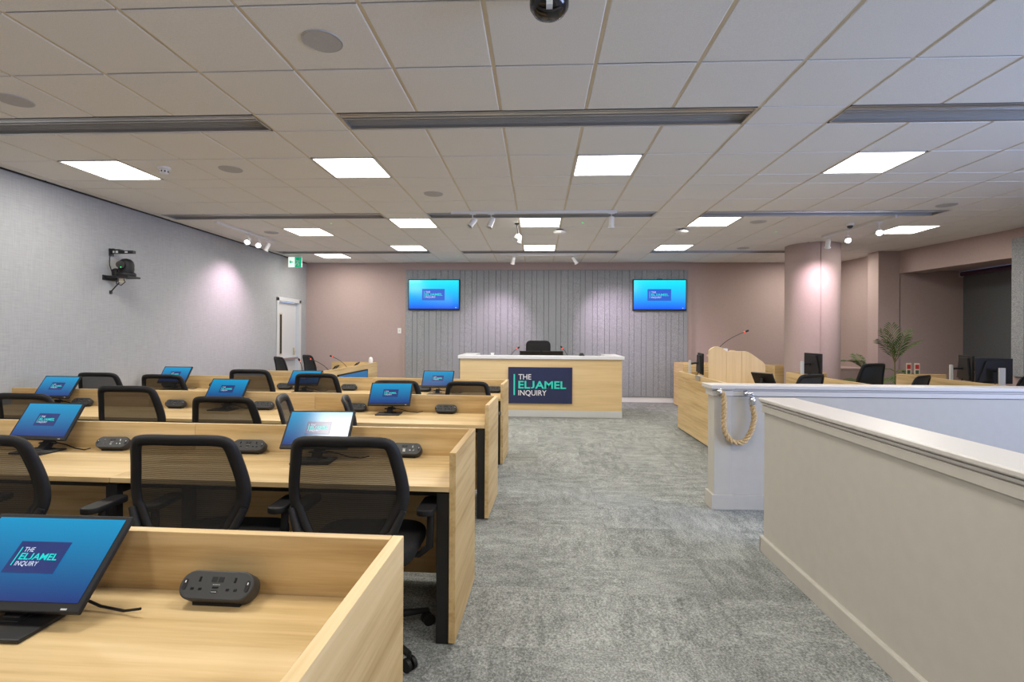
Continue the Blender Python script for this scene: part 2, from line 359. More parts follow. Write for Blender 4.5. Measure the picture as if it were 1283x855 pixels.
# felt slat panels
fp = empty('acoustic_panel', (-2.91, YB-.052, .12)); tag(fp, 'wide grey grooved felt wall panel behind the raised white-topped bench', 'acoustic panel')
MB().box(0, -.012, 0, 6.14, 0, 2.74).build('backing', FELTBACK, fp)
x = 0; k = 0; sc = {}
while x < 6.139:
    w_ = (.158, .105)[k % 2]; w_ = min(w_, 6.14-x)
    if (w_) not in sc: q = MB().box(.0025, -.03, 0, w_-.0025, -.012, 2.74).build('felt_slat', FELT, fp, bevel=.003, seg=1); sc[w_] = q
    else: q = sc[w_].copy(); COL.objects.link(q)
    q.location = (x, 0, 0); x += w_; k += 1
fp2 = empty('acoustic_panel', (6.949, 7.78, .885)); tag(fp2, 'thick grey felt panel on the pink wall at the right edge beside the alcove', 'acoustic panel')
MB().box(-.015, -3.0, 0, -.001, 0, 2.0).build('backing', FELTBACK, fp2)
q = None
for k in range(15):
    if q is None: q = MB().box(-.06, .003, 0, -.015, .197, 2.0).build('felt_slat', FELT, fp2, bevel=.004, seg=1)
    else: q = q.copy(); COL.objects.link(q)
    q.location = (0, -.2*(k+1), 0)

# ---------------------------------------------------------------- ceiling fittings
colname = {0: 'far left', 1: 'left of centre', 2: 'right of centre', 3: 'right'}
def side(x): return 'far left side' if x < -4 else 'left of centre' if x < -1 else 'centre' if x < 2 else 'right side' if x < 5 else 'far right side'
def depth(y): return 'behind the camera' if y < 0 else 'just above the camera' if y < 2.5 else 'nearest row' if y < 5.5 else 'second row' if y < 7.45 else 'offset middle row' if y < 8.5 else 'row close to the back' if y < 9.8 else 'last row by the back wall'
for (x0, y0, x1, y1) in lights:
    xc, yc = (x0+x1)/2, (y0+y1)/2
    if yc < -1.5: continue
    e = empty('ceiling_light', (xc, yc, H)); tag(e, f'square lit ceiling panel light on the {side(xc)}, {depth(yc)}', 'ceiling light', 'square ceiling lights')
    a = .289
    MB().box(-a, -a, -.002, -a+.014, a, .03).box(a-.014, -a, -.002, a, a, .03).box(-a, -a, -.002, a, -a+.014, .03).box(-a, a-.014, -.002, a, a, .03).build('frame', WHITE, e)
    MB().box(-a+.014, -a+.014, .002, a-.014, a-.014, .012).build('diffuser', LITE, e)
    area('panel_lamp', (0, 0, -.012), (0, 0, 0), .54, .54, PANEL_W, PANEL_C, e)
for e_ in (-3, 2, 7, 12):
    for k0, sd in ((-7, 'left'), (-1, 'middle'), (5, 'right')):
        x0, x1 = max(CX(k0), XL+.02)+.013, CX(k0+5)-.013; y0, y1 = RY(e_)+.008, RY(e_+.5)-.008
        e = empty('ceiling_vent', ((x0+x1)/2, (y0+y1)/2, H)); L = (x1-x0)/2; W = (y1-y0)/2
        tag(e, f'long slotted grey ceiling air vent, {sd} one of ' + {-3: 'the row behind the camera', 2: 'the row nearest the camera', 7: 'the second row', 12: 'the row by the back wall'}[e_], 'air vent', 'linear ceiling vents')
        MB().box(-L, -W, -.002, L, -W+.012, .03).box(-L, -W+.035, .004, L, -W+.075, .012).box(-L, -W+.082, -.001, L, -W+.092, .04).box(-L, W-.02, -.001, L, W, .04).box(-L, -W, -.001, -L+.010, W, .05).box(L-.010, -W, -.001, L, W, .05).build('frame', ALU, e)
        MB().box(-L, -W, .10, L, W, .12).box(-L, -W+.012, .03, L, -W+.016, .12).build('duct_box', VOID, e)
        b = MB().box(-L+.012, -W+.092, .036, L-.012, W-.02, .04)
        for q in range(8): y = -W+.098+q*.0235; b.box(-L+.012, y, .022, L-.012, y+.006, .036)
        b.build('grille', VENTG, e)
SP = [(-1.173, 2.711, 'large round speaker grille near the top left of the frame'), (-3.586, 3.319, 'round ceiling speaker at the left edge near the first vent'), (-2.971, 4.791, 'round ceiling speaker right of the smoke detector'),
      (-1.18, 5.704, 'round ceiling speaker left of the middle between first and second vents'), (-4.183, 7.818, 'small round ceiling speaker near the left wall track'), (3.043, 7.216, 'round ceiling speaker just right of the second row middle light'),
      (4.883, 6.354, 'round ceiling speaker at the right before the second vent'), (3.684, 9.36, 'farthest round ceiling speaker, in front of the column')]
for x, y, lb in SP:
    e = empty('ceiling_speaker', (x, y, H)); tag(e, lb, 'speaker', 'round ceiling speakers')
    MB().lathe([(.10, 0), (.104, -.006), (.108, -.004), (.108, 0)], 32).build('rim', LGREY, e)
    MB().lathe([(.001, -.005), (.10, -.005), (.10, 0)], 32, smooth=False).lathe([(.001, -.007), (.004, -.005)], 8, smooth=False).build('grille', SPKG, e)
e = empty('smoke_detector', (-3.582, 4.72, H)); tag(e, 'white smoke detector on the ceiling right of the leftmost lit panel', 'smoke detector')
MB().lathe([(.055, 0), (.055, -.018), (.045, -.024)], 24).build('base', WHITE, e); MB().lathe([(.035, -.024), (.038, -.05), (.03, -.065), (.001, -.066)], 24).build('head', WHITE, e)
b = MB()
for k in range(8):
    a = k*pi/4; b.box(-.006, .0365, -.052, .006, .0395, -.036, 0, Matrix.Rotation(a, 4, 'Z'))
b.build('sensor_slot', BLK, e)
e = empty('dome_camera', (4.351, 7.345, H)); tag(e, 'small white dome camera on the ceiling near the right-hand track lights', 'camera')
MB().lathe([(.05, 0), (.05, -.025), (.04, -.035)], 24).build('base', WHITE, e); MB().lathe([(.037, -.03), (.034, -.055), (.02, -.07), (.001, -.074)], 24).build('dome', DKG, e)
for x, y, lb in ((.327, 7.70, 'white disc access point on the ceiling right of the centre light'), (2.139, 7.70, 'white disc access point on the ceiling left of the right-hand light')):
    e = empty('access_point', (x, y, H)); tag(e, lb, 'access point')
    MB().lathe([(.055, 0), (.05, -.03)], 24).build('mount', BLK, e); MB().lathe([(.075, -.018), (.098, -.028), (.095, -.045), (.05, -.062), (.001, -.066)], 32).build('cover', WHITE, e)
for x, y, lb in ((-2.965, 7.186, 'tiny green ceiling indicator left of the middle'), (.628, 7.213, 'tiny green ceiling indicator right of the centre light'), (-1.6, 10.2, 'tiny green ceiling indicator near the back wall'), (3.6,7.9,'tiny green ceiling indicator on the right side')):
    o = MB().lathe([(.013, 0), (.013, -.004), (.001, -.007)], 12).build('indicator_light', GREENL, None, (x, y, H)); tag(o, lb, 'indicator')
# black ball camera hanging at the top of the frame
e = empty('ceiling_camera', (.045, 2.33, H)); tag(e, 'black ball camera with pale stripe hanging at the top centre of the ceiling', 'camera')
MB().lathe([(.07, 0), (.07, -.02), (.045, -.03), (.045, -.045)], 28).build('mount', BLK, e)
MB().lathe([(.03, -.035), (.075, -.045), (.09, -.07), (.088, -.095), (.07, -.122), (.045, -.136), (.001, -.14)], 32).build('housing', BLKG, e)
b = MB()
for i in range(8):
    a0, a1 = R(-95+i*16), R(-95+(i+1)*16)
    rr = .0915; P = lambda a: (-rr*cos(a+pi/2+R(0)) * 0, -rr*cos(a/1.0) if False else 0, 0)
arc = [(.0905, -.07), (.0885, -.096), (.0705, -.1235), (.045, -.1375)]
v = []; 
for r_, z_ in arc: v += [(-.014, -r_-.0015, z_-.001), (.014, -r_-.0015, z_-.001)]
b.add(v, [(2*i, 2*i+1, 2*i+3, 2*i+2) for i in range(3)])
b.build('lens_band', LGREY, e)
o = MB().tube([(-.05, -.05, -.125), (-.02, -.055, -.142), (.02, -.055, -.142), (.05, -.05, -.125)], .004, 6).build('guard', BLK, e)
# track lights
def head(e, p, d, col=(1, .82, .9), watts=0, size=R(50), lit=True, L=.13, drop=.05):
    d = Vector(d).normalized(); p = Vector(p)
    q = d.to_track_quat('-Z', 'Y').to_matrix().to_4x4()
    M = Matrix.Translation(p) @ q
    b = MB(); b.tube([(p.x, p.y, -.035), (p.x, p.y, p.z+.02)], .007, 8).box(p.x-.04, p.y-.012, -.045, p.x+.04, p.y+.012, -.03)
    b.build('adapter', WHITE, e)
    o = MB().lathe([(.001, .07), (.03, .068), (.034, .06), (.034, -.05), (.046, -.068), (.046, -.075), (.040, -.075), (.036, -.058)], 24, 0, M).build('lamp_head', WHITE, e)
    MB().lathe([(.001, -.058), (.036, -.058)], 20, 0, M).build('lens', LENS if lit else LGREY, o)
    if watts:
        l = bpy.data.lights.new('spot', 'SPOT'); l.energy = watts; l.color = col; l.spot_size = size; l.spot_blend = 1.0; l.shadow_soft_size = .03
        lo = bpy.data.objects.new('spot', l); COL.objects.link(lo); lo.parent = e; lo.matrix_local = Matrix.Translation(p+d*.09) @ q
def track(x0, y0, x1, y1, label, heads):
    e = empty('track_light', ((x0+x1)/2, (y0+y1)/2, H)); tag(e, label, 'track light')
    v = Vector((x1-x0, y1-y0, 0)); L = v.length; a = math.atan2(v.y, v.x)
    MB().box(-L/2, -.017, -.034, L/2, .017, .0).build('rail', WHITE, e, rz=a, bevel=.002)
    for hd in heads:
        x, y, dz, d = hd[:4]; head(e, (x-e.location.x, y-e.location.y, -dz), d, **(hd[4] if len(hd) > 4 else {}))
    return e
track(-1.12, 6.52, 1.0, 6.52, 'long white ceiling track spanning the centre with three spot heads', [(-.84, 6.52, .15, (-.6, -.5, -.9), dict(lit=False)), (-.60, 6.52, .15, (-.3, -.2, -.9), dict(lit=False)), (.93, 6.52, .15, (0, .1, -1), dict(lit=False))])
track(-.72, 10.0, .83, 10.0, 'short white ceiling track close to the grey felt wall', [(-.48, 10.0, .12, (-.5, 1.15, -1.75), dict(watts=120, size=R(74), col=(1, .74, .95))), (.72, 10.0, .12, (1.35, 1.15, -1.85), dict(watts=175, size=R(74), col=(1, .74, .95)))])
track(4.64, 6.85, 4.47, 8.25, 'white ceiling track on the right leading to the pink column', [(4.60, 7.12, .16, (-.5, -.9, -.5)), (4.53, 7.7, .15, (-.4, -.9, -.6)), (4.48, 8.12, .14, (.22, .61, -1.05), dict(watts=85, size=R(104), col=(1, .80, .92)))])
track(-4.55, 7.0, -4.50, 8.5, 'white ceiling track beside the left wall with three spot heads', [(-4.52, 7.75, .14, (.3, -.9, -.6)), (-4.52, 8.05, .14, (.4, -.8, -.5)), (-4.51, 8.3, .14, (-.68, -.15, -1.6), dict(watts=85, size=R(112), col=(1, .68, .82)))])
e = empty('pendant_spotlight', (-.30, 7.25, H)); tag(e, 'bright twin spotlight on a short black stem beside the centre lights', 'spotlight')
MB().tube([(0, 0, 0), (.02, 0, -.15)], .008).box(-.03, -.03, -.01, .03, .03, 0).build('stem', BLK, e)
for dx, dd in ((0, (-.4, -.7, -.8)), (.03, (-.1, -.1, -1))):
    q = Vector(dd).to_track_quat('-Z', 'Y').to_matrix().to_4x4(); M = Matrix.Translation((dx, 0, -.2-dx)) @ q
    o = MB().lathe([(.001, .06), (.03, .058), (.034, .05), (.034, -.04), (.046, -.055), (.040, -.06), (.036, -.048)], 20, 0, M).build('lamp_head', WHITE, e)
    MB().lathe([(.001, -.047), (.036, -.047)], 20, 0, M).build('lens', LENS if dx == 0 else LGREY, o)
# exit sign
e = empty('exit_sign', (-4.93, 10.15, H)); tag(e, 'green and white running-man exit sign hanging near the left wall door', 'exit sign')
MB().box(-.14, -.012, -.24, .14, .012, -.02).tube([(-.1, 0, -.02), (-.1, 0, 0)], .004).tube([(.1, 0, -.02), (.1, 0, 0)], .004).build('housing', WHITE, e)
MB().box(-.135, -.016, -.235, 0.0, -.012, -.03).build('white_field', EXITW, e); MB().box(.0, -.016, -.235, .135, -.012, -.03).build('green_field', EXITG, e)
M = lambda a: a
b = MB().lathe([(.001, 0), (.014, 0)], 12, 0, Matrix.Translation((.075, -.018, -.07)) @ Matrix.Rotation(pi/2, 4, 'X'))
def stroke(b, pts, w, y=-.0175, mi=0):
    for (xa, za), (xb, zb) in zip(pts[:-1], pts[1:]):
        d = Vector((xb-xa, zb-za)); n = Vector((-d.y, d.x)).normalized()*w
        b.add([(xa-n.x, y, za-n.y), (xb-n.x, y, zb-n.y), (xb+n.x, y, zb+n.y), (xa+n.x, y, za+n.y)], [(0, 1, 2, 3)], mi)
stroke(b, [(.07, -.09), (.055, -.14), (.075, -.175), (.065, -.21)], .011); stroke(b, [(.055, -.14), (.03, -.165), (.015, -.195)], .010); stroke(b, [(.03, -.11), (.065, -.095), (.095, -.12)], .008)
b.build('running_figure', SIGNW, e)
b = MB(); stroke(b, [(-.03, -.13), (-.105, -.13)], .010); stroke(b, [(-.075, -.10), (-.108, -.13), (-.075, -.16)], .009); b.build('arrow', EXITG, e)
# light switch
e = empty('wall_switch', (-3.055, YB-.05, 1.52)) ; e.location = (-3.06, YB, 1.52); tag(e, 'small white wall switch on pink wall left of the left screen', 'switch')
MB().box(-.04, -.012, -.06, .04, 0, .06).build('plate', WHITE, e, bevel=.003); MB().box(-.012, -.018, -.02, .012, -.012, .02).build('rocker', LGREY, e)

# ---------------------------------------------------------------- lettering
def text_pts(body, size, x, z, off=0.0, sx=1.0):
    c = bpy.data.curves.new('t', 'FONT'); c.body = body; c.size = size; c.offset = off; c.resolution_u = 3
    o = bpy.data.objects.new('t', c); COL.objects.link(o)
    bpy.context.view_layer.update()
    me = bpy.data.meshes.new_from_object(o.evaluated_get(bpy.context.evaluated_depsgraph_get()))
    vs = [(x+v.co.x*sx, z+v.co.y) for v in me.vertices]; fs = [tuple(p.vertices) for p in me.polygons]
    bpy.data.objects.remove(o, do_unlink=True); bpy.data.curves.remove(c); bpy.data.meshes.remove(me)
    return vs, fs
def fit_text(body, x, z, width, height, off):
    """lettering fitted to a width; a J is raised to stand on the baseline like the other capitals"""
    parts = []; cur = ''
    for ch in body:
        if ch == 'J': parts += [cur, 'J']; cur = ''
        else: cur += ch
    parts.append(cur); V = []; F = []; px = 0
    for p_ in [p for p in parts if p]:
        vs, fs = text_pts(p_, 1.0, 0, 0, off); a0 = min(v[0] for v in vs); a1 = max(v[0] for v in vs); z1 = max(v[1] for v in vs)
        z0 = min(v[1] for v in vs) if p_ == 'J' else 0
        k = .72 if p_ != 'J' else .72; b = len(V)
        wj = 1.0
        V += [(px+(u-a0)*wj, (v-z0)/(z1-z0)) for u, v in vs]; F += [tuple(q+b for q in f) for f in fs]; px += (a1-a0)*wj+.055
    w_ = px-.055
    return [(x+u/w_*width, z+v*height) for u, v in V], F
def logo_mb(w, h, y=0, d=.0008, panel=True):
    """navy block w x h centred on the origin in the xz plane facing -y; materials 0 navy 1 white 2 teal"""
    b = MB()
    if panel: b.box(-w/2, y-d, -h/2, w/2, y, h/2, 0)
    yy = y-d-.0004
    def T_(vs, fs, mi): b.add([(a, yy, c) for a, c in vs], fs, mi)
    T_(*fit_text('THE', -.34*w, .16*h, .20*w, .145*h, .003), 1)
    T_(*fit_text('ELJAMEL', -.34*w, -.085*h, .745*w, .205*h, .022), 2)
    T_(*fit_text('INQUIRY', -.34*w, -.28*h, .44*w, .145*h, .003), 1)
    b.add([(-.415*w, yy, -.275*h), (-.393*w, yy, -.275*h), (-.393*w, yy, .305*h), (-.415*w, yy, .305*h)], [(0, 1, 2, 3)], 2)
    return b

# wall screens
for x, z, lb in ((-2.268, 2.314, 'left wall-mounted screen showing the inquiry logo on cyan-blue'), (2.615, 2.318, 'right wall-mounted screen showing the inquiry logo on cyan-blue')):
    e = empty('wall_screen', (x, YB-.085, z)); tag(e, lb, 'screen')
    W, Hh = 1.135, .668
    MB().box(-W/2, -.055, -Hh/2, W/2, 0, Hh/2).build('housing', BLK, e, bevel=.004)
    MB().box(-.2, 0, -.15, .2, .003, .15).box(-.06,-.05,Hh/2,.06,-.02,Hh/2+.012).build('bracket', BLKM, e)
    d = MB().add([(-W/2+.018, -.056, -Hh/2+.028), (W/2-.018, -.056, -Hh/2+.028), (W/2-.018, -.056, Hh/2-.018), (-W/2+.018, -.056, Hh/2-.018)], [(0, 1, 2, 3)]).build('display', SCR_TV, e)
    q = logo_mb(.50, .25).build('logo', [E_NAVYT, E_W, E_T], d, (-.01, -.058, 0)); 
    MB().box(W/2-.09, -.057, -Hh/2+.045, W/2-.07, -.056, -Hh/2+.06).build('corner_mark', E_W, d)

# ---------------------------------------------------------------- raised bench (dais)
DY = 9.0
e = empty('raised_bench', (0, DY, 0)); tag(e, 'tall pale oak bench with white counter and navy logo sign facing the aisle', 'bench')
x0, x1 = -1.365, 1.485
MB().box(x0, 0, .115, x1, .04, 1.02).build('front_panel', WOODP, e, bevel=.002)
for xx in (x0, x1-.04): MB().box(xx, .04, .115, xx+.04, 1.05, 1.02).build('side_panel', WOODY, e, bevel=.002)
MB().box(x0+.0, -.004, 0, x1+.004, .04, .115).box(x0-.002, .04, 0, x0+.03, 1.05, .115).box(x1-.03, .04, 0, x1+.004, 1.05, .115).build('plinth', PLINTH, e, bevel=.002)
MB().prism([(x0-.035, -.04), (x1+.035, -.04), (x1+.035, 1.07), (x1-.24, 1.07), (x1-.24, .2), (x0+.24, .2), (x0+.24, 1.07), (x0-.035, 1.07)], 1.02, 1.078).build('counter', COUNTER, e, bevel=.004)
MB().box(x0+.04, .2, .90, x1-.04, .85, .925).build('desktop', WOODX, e)
s = empty('logo_sign', (.055, DY, .558)); tag(s, 'navy sign reading THE ELJAMEL INQUIRY on the front of the raised bench', 'sign')
MB().box(-.562, -.03, -.318, .562, -.002, .318).build('board', NAVY, s, bevel=.002)
logo_mb(1.124, .636, panel=False).build('lettering', [NAVY, SIGNW, TEAL], s, (0, -.0305, 0))
def mic(loc, tip, label, lit=True, h0=.03, base=True):
    e = empty('gooseneck_microphone', loc); tag(e, label, 'microphone')
    t = Vector(tip)-Vector(loc); c = Vector((t.x*.25, t.y*.25, t.z*.65))
    pts = [(c*2*s_*(1-s_)+t*s_*s_)+Vector((0, 0, .02*(1-s_)**2)) for s_ in [i/10 for i in range(11)]]
    d = (pts[-1]-pts[-2]).normalized()
    MB().lathe([(.05, 0), (.05, .018), (.03, .028), (.001, .03)], 20).build('base', BLK, e)
    MB().tube(pts, .0045, 8).build('stem', BLKM, e)
    MB().tube([t-d*.005, t+d*.012], .011, 10).build('ring', REDG, e)
    MB().tube([t+d*.012, t+d*.02, t+d*.05, t+d*.058], [.011, .014, .014, .008], 10).build('head', BLK, e)
    return e
mic((-.55, 9.55, .925), (-.38, 9.6, 1.18), 'gooseneck microphone on the raised bench left of its chair'); mic((.60, 9.55, .925), (.475, 9.6, 1.195), 'gooseneck microphone on the raised bench right of its chair')
tag(MB().lathe([(.03, 0), (.042, .075), (.039, .075), (.028, .004), (.001, .004)], 20).build('paper_cup', WHITE, None, (-.83, 9.12, 1.078-.03)), 'small white paper cup on the left of the raised bench counter', 'cup')
bpy.data.objects['paper_cup'].location = (-.80, 9.10, 1.078); bpy.data.objects['paper_cup'].scale = (.8, .8, .55)
tag(MB().lathe([(.05, 0), (.05, .01), (.035, .03), (.035, .045), (.001, .05)], 20).build('control_knob', BLK, None, (.79, 9.12, 1.078)), 'small black round device on the right of the raised bench counter', 'device')

# ---------------------------------------------------------------- executive chair behind the bench
e = empty('executive_chair', (.02, 10.22, 0)); tag(e, 'high-backed black padded office chair behind the raised bench', 'chair')
b = MB().prism(rrect(.50, .74, .09), 0, .075, 'xz', smooth=True).build('backrest', SEATF, e, (0, .16, .96), bevel=.02, seg=3)
MB().prism(rrect(.43, .16, .05), -.015, .0, 'xz', smooth=True).build('head_cushion', SEATF, b, (0, .0, .22), bevel=.012); MB().prism(rrect(.43, .42, .05), -.015, .0, 'xz', smooth=True).build('back_cushion', SEATF, b, (0, .0, -.12), bevel=.012)
MB().prism(rrect(.50, .50, .08), .48, .58).build('seat', SEATF, e, bevel=.02)
for s_ in (-1, 1): MB().box(s_*.27-.03, -.2, .74, s_*.27+.03, .12, .78).box(s_*.27-.015, -.05, .5, s_*.27+.015, 0, .74).build('armrest', BLK, e, bevel=.008)
MB().lathe([(.03, .08), (.03, .48)], 16).build('gas_lift', CHROME, e)
b = MB()
for k in range(5):
    a = k*2*pi/5; b.tube([(0, 0, .1), (.3*cos(a), .3*sin(a), .07)], [.025, .015], 8)
b.build('base', BLK, e)
for k in range(5):
    a = k*2*pi/5; MB().tube([(.3*cos(a)-.02*sin(a), .3*sin(a)+.02*cos(a), .03), (.3*cos(a)+.02*sin(a), .3*sin(a)-.02*cos(a), .03)], .029, 12).build('castor', BLK, e)

# ---------------------------------------------------------------- oak bench desks
def desk(name, L, right_end, left_end=False, D=.63):
    """origin at right front corner on the floor; extends to -x by L"""
    e = empty(name)
    xr = -.03 if right_end else 0; xl = -L+(.03 if left_end else 0)
    MB().box(xl+.001, 0, .71, xr-.001, D-.032, .735).build('desktop', WOODX, e, bevel=.0015)
    MB().box(xl+.001, D-.03, .05, xr-.001, D, T).build('back_panel', WOODX, e, bevel=.0015)
    if right_end: MB().box(-.03, 0, .012, 0, D, T).build('end_panel', WOODY, e, bevel=.0015)
    if left_end: MB().box(-L, 0, .012, -L+.03, D, T).build('end_panel', WOODY, e, bevel=.0015)
    for xx in ([xr-.062] if right_end else [xr-.03])+([xl+.004] if left_end else []):
        MB().box(xx, .012, 0, xx+.058, .05, .70).box(xx, D-.1, 0, xx+.058, D-.05, .70).box(xx, .05, .65, xx+.058, D-.1, .70).build('leg_frame', BLKM, e, bevel=.002)
    MB().box(xl+.06, .10, .66, xr-.06, .13, .70).box(xl+.06, D-.12, .62, xr-.06, D-.1, .69).build('under_beam', BLKM, e)
    return e
ROWS = [(.74, 1.2, 'nearest'), (2.34, 1.3, 'second'), (3.95, 2.3, 'third'), (5.63, 2.2, 'farthest')]
XE = -.372
def on_row(i, lx, ly, z=0):
    y0, ang, _ = ROWS[i]; a = -R(ang)
    return (XE+lx*cos(a)-ly*sin(a), y0+lx*sin(a)+ly*cos(a), z)
prot = {}
for i, (y0, ang, nm) in enumerate(ROWS):
    for k, (off, L) in enumerate(((0, 1.70), (1.70, 1.65), (3.35, 1.44))):
        if i == 0 and k > 1: continue
        if k not in prot: prot[k] = desk('bench_desk', L, k == 0); e = prot[k]
        else: e = kids_copy(prot[k])
        e.location = on_row(i, -off, 0); e.rotation_euler = (0, 0, -R(ang))
        tag(e, f'oak bench desk in the {nm} row, ' + ('at the aisle end with a full side panel' if k == 0 else 'middle bay of the row' if k == 1 else 'end bay by the left wall'), 'desk', 'oak bench desks left of the aisle')

# ---------------------------------------------------------------- power units
def power_unit():
    e = empty('power_unit')
    Mx = Matrix.Translation((0, 0, .008)) @ Matrix.Rotation(R(-38), 4, 'X')
    RX = R(-38); yo, zo = 0, .040
    body = MB().prism(rrect(.215, .078, .0385, 8), -.024, .024, 'xz', smooth=True).build('body', DKG, e, (0, yo, zo+.004), rot=(RX, 0, 0), bevel=.004)
    MB().box(-.07, -.02, 0, .07, .03, .012).build('foot', BLK, e)
    for s_ in (-1, 1):
        b = MB(); cx = s_*.052
        b.box(cx-.003, -.0252, .008, cx+.003, -.0235, .021); b.box(cx-.019, -.0252, -.014, cx-.010, -.0235, -.008); b.box(cx+.004, -.0252, -.014, cx+.013, -.0235, -.008)
        b.build('socket', BLKG, body)
        b = MB().prism(rrect(.012, .03, .0058, 4, s_*.092, 0), -.0255, -.0235, 'xz', 0).box(s_*.092-.0015, -.0262, .004, s_*.092+.0015, -.0254, .010, 1)
        b.build('switch', [BLK, SIGNW], body)
    MB().box(-.009, -.0252, -.008, .009, -.0238, -.004).box(-.009, -.0252, -.02, .009, -.0238, -.014).build('usb_port', BLKG, body)
    b = MB()
    for q in range(5): b.box(-.010+.0045*q, -.0245, .001, -.0075+.0045*q, -.024, .0022)
    b.box(-.008, -.0258, -.018, .008, -.0252, -.0168).build('print_mark', LGREY, body)
    MB().box(-.018, -.0248, .008, -.002, -.024, .022).box(.002, -.0248, .008, .018, -.024, .022).build('blank_plate', BLK, body)
    e.scale = (.91, .91, .91)
    return e
pu = None
UN = [(0, [.835-.372, 1.66-.372]), (1, [.765-.372, 1.695-.372, 2.54-.372, 3.4-.372]), (2, [.83-.372, 1.66-.372, 2.54-.372, 3.40-.372, 4.35-.372]), (3, [.55-.372, 1.42-.372, 2.36-.372, 3.20-.372, 4.1-.372, 4.75-.372])]
for i, xs in UN:
    for n_, lx in enumerate(xs):
        if pu is None: pu = power_unit(); e = pu
        else: e = kids_copy(pu)
        e.location = on_row(i, -lx, .545, .7355); e.rotation_euler = (0, 0, -R(ROWS[i][1])+random.uniform(-.05, .05))
        tag(e, f'rounded black power unit on the {ROWS[i][2]} oak row, ' + ['closest to the aisle', 'second from the aisle', 'third from the aisle', 'fourth from the aisle', 'fifth from the aisle', 'last by the left wall'][n_], 'power unit', 'twin-socket power units on the desks')

# ---------------------------------------------------------------- desk monitors
def monitor(tilt=38):
    e = empty('desk_monitor'); W, Hh = .372, .238
    a = R(tilt); 
    sc_ = MB().box(-W/2, 0, 0, W/2, .016, Hh).box(-.13, .016, .03, .13, .032, .19).build('housing', BLK, e, (0, -.075, .085), rot=(-a, 0, 0), bevel=.003)
    d = MB().add([(-W/2+.011, -.0012, .022), (W/2-.011, -.0012, .022), (W/2-.011, -.0012, Hh-.011), (-W/2+.011, -.0012, Hh-.011)], [(0, 1, 2, 3)]).build('display', SCR_D, sc_)
    logo_mb(.135, .078).build('logo', [E_NAVY, E_W, E_T], sc_, (0, -.002, .125))
    MB().box(W/2-.045, -.001, .006, W/2-.03, -.0002, .010).build('power_mark', LGREY, sc_)
    # stand: flat open base, hinge block, arm
    MB().box(-.105, -.135, 0, .105, .02, .010).build('base', BLKM, e, bevel=.003)
    MB().box(-.035, -.07, .009, .035, .01, .03).prism([(-.06, .02), (.0, .02), (.03, .11), (-.005, .13)], -.022, .022, 'yz').tube([(-.05, .0, .09), (.05, .0, .09)], .014, 12).tube([(-.055, -.01, .022), (.055, -.01, .022)], .012, 12).build('stand', BLK, e, bevel=.002)
    MB().tube([(0, .01, .07), (.04, .02, .04), (.10, .02, .03), (.17, .01, .012), (.24, .0, .008), (.29, -.01, .02)], .0035, 6).build('cable', BLK, e)
    return e
mo = None
MON = [(0, -1.268, 1.152, 0.0, 44, -.045), (1, -1.223, 2.735, 0.05, 39, -.008), (1, -2.925, 2.837, -.055, 33, -.008), (2, -1.299, 4.414, .06, 39, -.004), (2, -2.88, 4.53, -.05, 36, 0), (2, -4.60, 4.60, -.03, 35, 0), (3, -1.18, 5.95, .0, 39, 0), (3, -2.83, 6.02, .04, 46, 0), (3, -4.53, 6.10, -.03, 35, 0)]
seen = {}
for i, x, y, rz, tl, dz in MON:
    if mo is None: mo = monitor(); e = mo
    else: e = kids_copy(mo)
    e.location = (x-.075*sin(rz), y+.075*cos(rz), .7355); e.rotation_euler = (0, 0, rz); k = seen.get(i, 0); seen[i] = k+1
    hs = [c for c in COL.objects if c.parent == e and c.name.startswith('housing')][0]; hs.rotation_euler = (-R(tl), 0, 0); hs.location.z = .085+dz
    if dz < -.03: st = [c for c in COL.objects if c.parent == e and c.name.startswith('stand')][0]; st.scale = (1, 1, .45)
    tag(e, f'tilted desk monitor with lit logo screen, {ROWS[i][2]} oak row' + ['' if i == 0 else ', nearest the aisle', ', second from the aisle', ', by the left wall'][k], 'monitor', 'tilted logo monitors on the desks')

